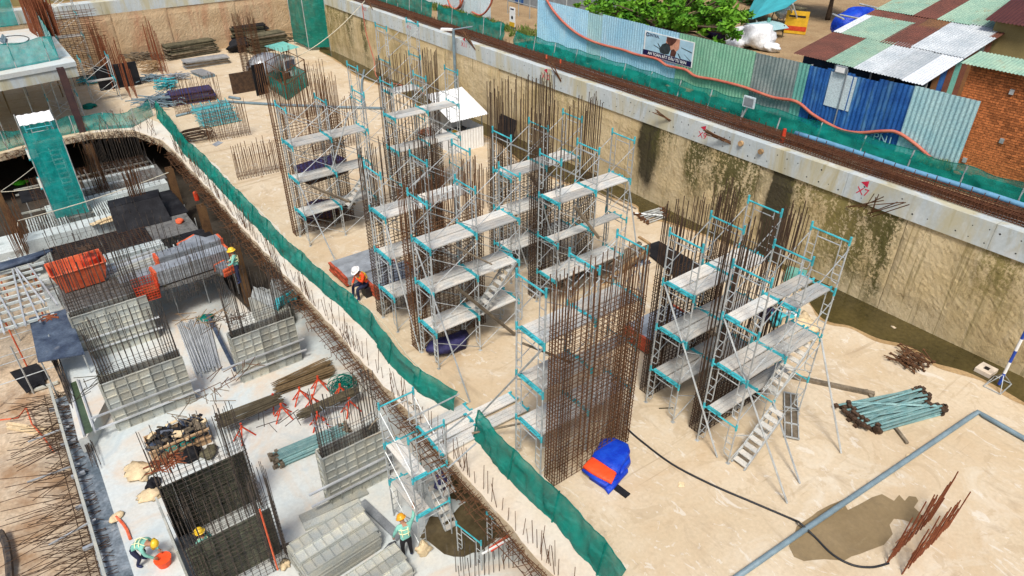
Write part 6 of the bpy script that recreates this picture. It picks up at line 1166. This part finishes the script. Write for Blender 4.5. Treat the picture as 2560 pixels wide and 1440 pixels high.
for lb, a, b, n, h in (('left block of tall rusty bars on the upper slab', P(75, 78, 4.3), P(95, 92, 4.3), 18, 3.6), ('right block of tall rusty bars on the upper slab', P(100, 92, 4.3), P(112, 96, 4.3), 14, 3.0)): starters(lb, a, b, n, h, 'rust_red', 4, .35, (0, 0), .3, .03, 0)
tubes('blue grey tubes lying on the upper slab', P(0, 105, 4.3), P(14, 112, 4.3), P(6, 90, 4.3), P(16, 98, 4.3), 8, .05, 'pipe_grey', layers=2)
mb = MB(); mb.path([P(32, 100, 4.33)+V(1.0*math.cos(t), 1.6*math.sin(t), 0) for t in np.linspace(0, 6.28, 20)[:-1]], .03, 5, True); solo(mb, 'cable', 'hose_black', 'loop of cable on the upper slab', 'cable')
for i, (x, y) in enumerate(((-1.5, 55), (1.2, 55.5), (-4.5, 54.5), (2.9, 58), (0, 60), (-3, 59), (3.6, 62), (1.5, 64), (-7, 55), (-6, 60))): mb = MB(); mb.bar((x, y, 0), (x, y, 3.9), .05, 6); solo(mb, 'prop', ('wood', 'steel')[i % 2], 'thin steel prop under the upper slab', 'prop', group='props under the upper slab')
S('scaffold frames under the upper slab edge', -2.6, 54.2, [], 2, 1); S('scaffold frames by the purple king post', 2.3, 56.2, [], 2, 1); S('small scaffold on the far slab before the brown bar wall', 5.2, 58.6, [(0, 0, (.3,))], 2, 1)
S('tall grey scaffold against the far wall at the top left', 4.9, 66.8, [(1, 0, (.1, .6)), (2, 0, (.3,))], 4, 1)
mb = MB()
for z in np.arange(.6, 5.6, .14):
    for q in (0, .5): mb.bar(V(4.3+rnd(-.3, .2), 64.6+q, z+rnd(-.03, .03)), V(7.6+rnd(-.5, .7), 64.4+q, z+rnd(-.05, .05)), .017)
for x in np.arange(4.5, 7.8, .3): mb.bar(V(x, 64.5, .0), V(x, 64.5, 5.9), .017)
solo(mb, 'bar_wall', 'rust', 'wall of horizontal brown bars beside the upper slab', 'rebar')
mb = MB(); mb.bb((6.2, 62, 0), (9.2, 62.2, 1.8)); solo(mb, 'site_board', 'ply_black', 'dark board wall behind the small far scaffold', 'panel')
mb = MB(); mb.blob(P(224, 270)+V(0, 0, .15), (.9, .7, .35), 3, .4, 8); solo(mb, 'cloth', 'net', 'green cloth lying on the far slab', 'cloth', smooth=True)
# ============================================================= people
def person(label, loc, rot, J, cols, helmet, vest=None, scale=1.0, group='site workers'):
    "J: joint -> (x, y, z); one continuous skinned body, helmet and vest as parts"
    E = [('pelvis', 'belly'), ('belly', 'chest'), ('chest', 'neck'), ('neck', 'head'), ('head', 'crown')]
    for s in 'LR': E += [('chest', 'sh'+s), ('sh'+s, 'el'+s), ('el'+s, 'wr'+s), ('wr'+s, 'ha'+s), ('pelvis', 'hi'+s), ('hi'+s, 'kn'+s), ('kn'+s, 'an'+s), ('an'+s, 'to'+s)]
    rad = dict(pelvis=.145, belly=.14, chest=.155, neck=.06, head=.095, crown=.08, sh=.075, el=.055, wr=.04, ha=.045, hi=.105, kn=.07, an=.052, to=.045)
    names = list(J); me = bpy.data.meshes.new('body_src'); me.from_pydata([J[n] for n in names], [(names.index(a), names.index(b)) for a, b in E], [])
    ob = bpy.data.objects.new('body_src', me); col.objects.link(ob); md = ob.modifiers.new('s', 'SKIN'); md.use_smooth_shade = True
    if not me.skin_vertices: me.skin_vertices.new() if hasattr(me.skin_vertices, 'new') else None
    for i, n in enumerate(names):
        k = n[:-1] if n[-1] in 'LR' else n; r_ = rad[k]; sv = me.skin_vertices[0].data[i]; sv.radius = (r_, r_*(.8 if k in ('chest', 'belly', 'pelvis') else 1)); sv.use_root = (n == 'pelvis')
    sub = ob.modifiers.new('u', 'SUBSURF'); sub.levels = 1; sub.render_levels = 1
    em = bpy.data.meshes.new_from_object(ob.evaluated_get(bpy.context.evaluated_depsgraph_get())); bpy.data.objects.remove(ob); bpy.data.meshes.remove(me)
    em.name = 'body'; em.materials.clear(); [em.materials.append(M[c]) for c in cols]      # shirt, trousers, skin, boots
    JV = {k: Vector(v) for k, v in J.items()}
    def cls(p):
        best = None
        for a, b in E:
            A, B = JV[a], JV[b]; d = B-A; t_ = max(0, min(1, (p-A).dot(d)/max(1e-9, d.length_squared))); q = (A+d*t_-p).length
            if best is None or q < best[0]: best = (q, b, t_)
        b = best[1]; k = b[:-1] if b[-1] in 'LR' else b
        if k in ('head', 'crown'): return 2
        if k == 'ha': return 2
        if k == 'neck': return 2 if best[2] > .6 else 0
        if k in ('hi', 'kn'): return 1
        if k == 'an': return 1 if best[2] < .8 else 3
        if k == 'to': return 3
        if k == 'belly': return 1 if best[2] < .25 else 0
        return 0
    for p in em.polygons: p.material_index = cls(p.center); p.use_smooth = True
    t = thing('person', label, 'person', loc, group); t.rotation_euler = (0, 0, rot); t.scale = (scale,)*3
    def part(n, m_): o = bpy.data.objects.new(n, m_); col.objects.link(o); o.parent = t; ORG[o] = V(0, 0, 0); return o
    # fingers and face details joined into the same body mesh
    ex = MB(); ex.k = 0
    for s in 'LR':
        w_, h_ = JV['wr'+s], JV['ha'+s]; d = (h_-w_).normalized(); sd_ = d.orthogonal().normalized(); o3 = d.cross(sd_)
        for k, l_ in enumerate((.07, .085, .09, .08)): a = h_+sd_*(-.03+.02*k); m_ = a+d*l_*.55+o3*.008; ex.path([a, m_, a+d*l_+o3*.025], [.0095, .009, .007], 5)
        a = w_.lerp(h_, .5)+sd_*-.035; ex.path([a, a+d*.035-sd_*.02, a+d*.065-sd_*.022], [.011, .010, .008], 5)
    hd = JV['head']; fdir = (JV['crown']-JV['neck']).normalized(); fx_ = V(1, 0, 0); fx_ = (fx_-fdir*fx_.dot(fdir)).normalized(); fy = fdir.cross(fx_)
    ex.blob(hd+fx_*.105-fdir*.0, (.04, .03, .05), 1, 0, 5)
    for s in (-1, 1): ex.blob(hd+fy*s*.098, (.03, .02, .06), 1, 0, 5)
    part('body', em); part('face_and_fingers', ex.mesh('face_and_fingers', M[cols[2]], True))
    e2 = MB()
    for s in (-1, 1): e2.blob(hd+fx_*.09+fy*s*.035+fdir*.03, (.02, .025, .015), 1, 0, 5)
    e2.blob(hd+fx_*.088-fdir*.05, (.02, .05, .012), 1, 0, 5); part('eyes_and_mouth', e2.mesh('eyes_and_mouth', M['boots'], True))
    if helmet:
        hm = MB(); c = JV['crown']+fdir*.0; n_ = 14; prof = [(.165, -.02), (.135, -.015), (.13, .03), (.115, .075), (.08, .11), (.03, .128)]
        rings = [[c+fx_*(r_*math.cos(2*math.pi*k/n_)*1.1+(.03 if (i == 0 and math.cos(2*math.pi*k/n_) > .3) else 0))+fy*r_*math.sin(2*math.pi*k/n_)+fdir*z for k in range(n_)] for i, (r_, z) in enumerate(prof)]
        hm.add([v for r_ in rings for v in r_], [(i*n_+k, i*n_+(k+1) % n_, (i+1)*n_+(k+1) % n_, (i+1)*n_+k) for i in range(len(prof)-1) for k in range(n_)]+[tuple((len(prof)-1)*n_+k for k in range(n_)), tuple(range(n_))]); part('helmet', hm.mesh('helmet', helmet, True))
    if vest:
        vm = MB(); up_ = (JV['chest']-JV['belly']).normalized(); sdv = (JV['shL']-JV['shR']).normalized(); fr = sdv.cross(up_).normalized()
        for z in (-.02, .12):
            c = JV['belly'].lerp(JV['chest'], .5)+up_*z; vm.path([c+sdv*.172*math.cos(t_)+fr*.15*math.sin(t_) for t_ in np.linspace(0, 2*math.pi, 17)[:-1]], .017, 4, True)
        for s in (-1, 1): vm.path([JV['belly']+sdv*s*.09+fr*.13, JV['chest']+sdv*s*.10+fr*.14, JV['chest']+sdv*s*.11+up_*.13, JV['chest']+sdv*s*.10-fr*.15, JV['belly']+sdv*s*.09-fr*.14], .014, 4)
        part('vest_stripes', vm.mesh('vest_stripes', vest))
    return t
STAND = dict(pelvis=(0, 0, .93), belly=(.01, 0, 1.1), chest=(.02, 0, 1.32), neck=(.03, 0, 1.50), head=(.06, 0, 1.62), crown=(.06, 0, 1.70), shL=(.02, .19, 1.42), shR=(.02, -.19, 1.42), elL=(.0, .27, 1.14), elR=(.0, -.27, 1.14), wrL=(.12, .26, .92), wrR=(.12, -.26, .92), haL=(.16, .25, .84), haR=(.16, -.25, .84),
    hiL=(0, .1, .88), hiR=(0, -.1, .88), knL=(.04, .12, .48), knR=(.04, -.12, .48), anL=(0, .13, .09), anR=(0, -.13, .09), toL=(.16, .15, .045), toR=(.16, -.15, .045))
def pose(**k): d = dict(STAND); d.update(k); return d
mint = ('shirt_mint', 'trousers', 'skin', 'boots'); mintb = ('shirt_mint', 'trousers_black', 'skin', 'boots')
seat = pose(pelvis=(0, 0, .55), belly=(.06, 0, .72), chest=(.15, 0, .94), neck=(.24, 0, 1.09), head=(.33, 0, 1.17), crown=(.36, 0, 1.25), shL=(.16, .19, 1.03), shR=(.16, -.19, 1.03), elL=(.28, .25, .80), elR=(.26, -.25, .82), wrL=(.42, .12, .98), wrR=(.48, -.12, .66), haL=(.40, .05, 1.05), haR=(.54, -.06, .62),
    hiL=(.02, .1, .52), hiR=(.02, -.1, .52), knL=(.46, .15, .52), knR=(.46, -.15, .52), anL=(.44, .15, .09), anR=(.5, -.15, .09), toL=(.6, .17, .045), toR=(.66, -.17, .045))
head_a = math.atan2(HEAD.y, HEAD.x)
person('worker in an orange shirt and white helmet sitting before the red ended stacks', P(905, 742, 0)+V(.25, 0, 0), R(185), seat, ('shirt_orange', 'trousers', 'skin', 'boots'), 'helmet_white', 'yellow_paint', 1.12)
mb = MB(); sb = P(905, 742, 0)+V(.3, 0, 0); mb.box(sb+V(0, 0, .22), (.4, .45, .44)); solo(mb, 'crate', 'black_paint', 'black crate the orange worker sits on', 'crate')
person('worker in a mint shirt and yellow helmet standing on the deck', P(602, 706, DZ), R(160), pose(elL=(.12, .27, 1.16), wrL=(.3, .2, 1.05), haL=(.38, .17, 1.03), elR=(.12, -.27, 1.16), wrR=(.3, -.2, 1.05), haR=(.38, -.17, 1.03)), mint, 'helmet_yellow', 'reflective', 1.06)
person('worker in a mint jacket and orange yellow helmet reaching for the stair tower', P(1020, 1392, LZ), R(75), pose(chest=(.08, 0, 1.31), neck=(.14, 0, 1.47), head=(.2, .03, 1.56), crown=(.23, .03, 1.64), shL=(.08, .19, 1.40), shR=(.08, -.19, 1.40), elR=(.26, -.36, 1.45), wrR=(.42, -.42, 1.66), haR=(.47, -.43, 1.75), elL=(.12, .30, 1.13), wrL=(.2, .33, .9), haL=(.22, .33, .81)), mintb, 'helmet_orange', 'reflective', 1.04)
bend = pose(pelvis=(-.1, 0, .78), belly=(.05, 0, .90), chest=(.27, 0, .98), neck=(.44, 0, .98), head=(.56, 0, .95), crown=(.63, 0, .99), shL=(.3, .19, 1.0), shR=(.3, -.19, 1.0), elL=(.4, .24, .74), elR=(.4, -.24, .74), wrL=(.55, .16, .52), wrR=(.55, -.16, .52), haL=(.6, .14, .44), haR=(.6, -.14, .44), hiL=(-.1, .1, .74), hiR=(-.1, -.1, .74), knL=(.1, .14, .44), knR=(.1, -.14, .44), anL=(-.08, .14, .09), anR=(-.08, -.14, .09), toL=(.08, .16, .045), toR=(.08, -.16, .045))
bp_ = P(388, 1400, LZ)+V(-.35, .1, 0); person('worker in a mint jacket and yellow helmet bending over an orange bucket', bp_, math.atan2(cb.y-bp_.y, cb.x-bp_.x), bend, mint, 'helmet_yellow', 'reflective', 1.05)
hp_ = P(500, 1327, LZ+1.75); person('worker with only the yellow helmet showing behind the front rebar cage', V(hp_.x, hp_.y, LZ), R(120), STAND, mint, 'helmet_yellow', 'reflective', 1.0)
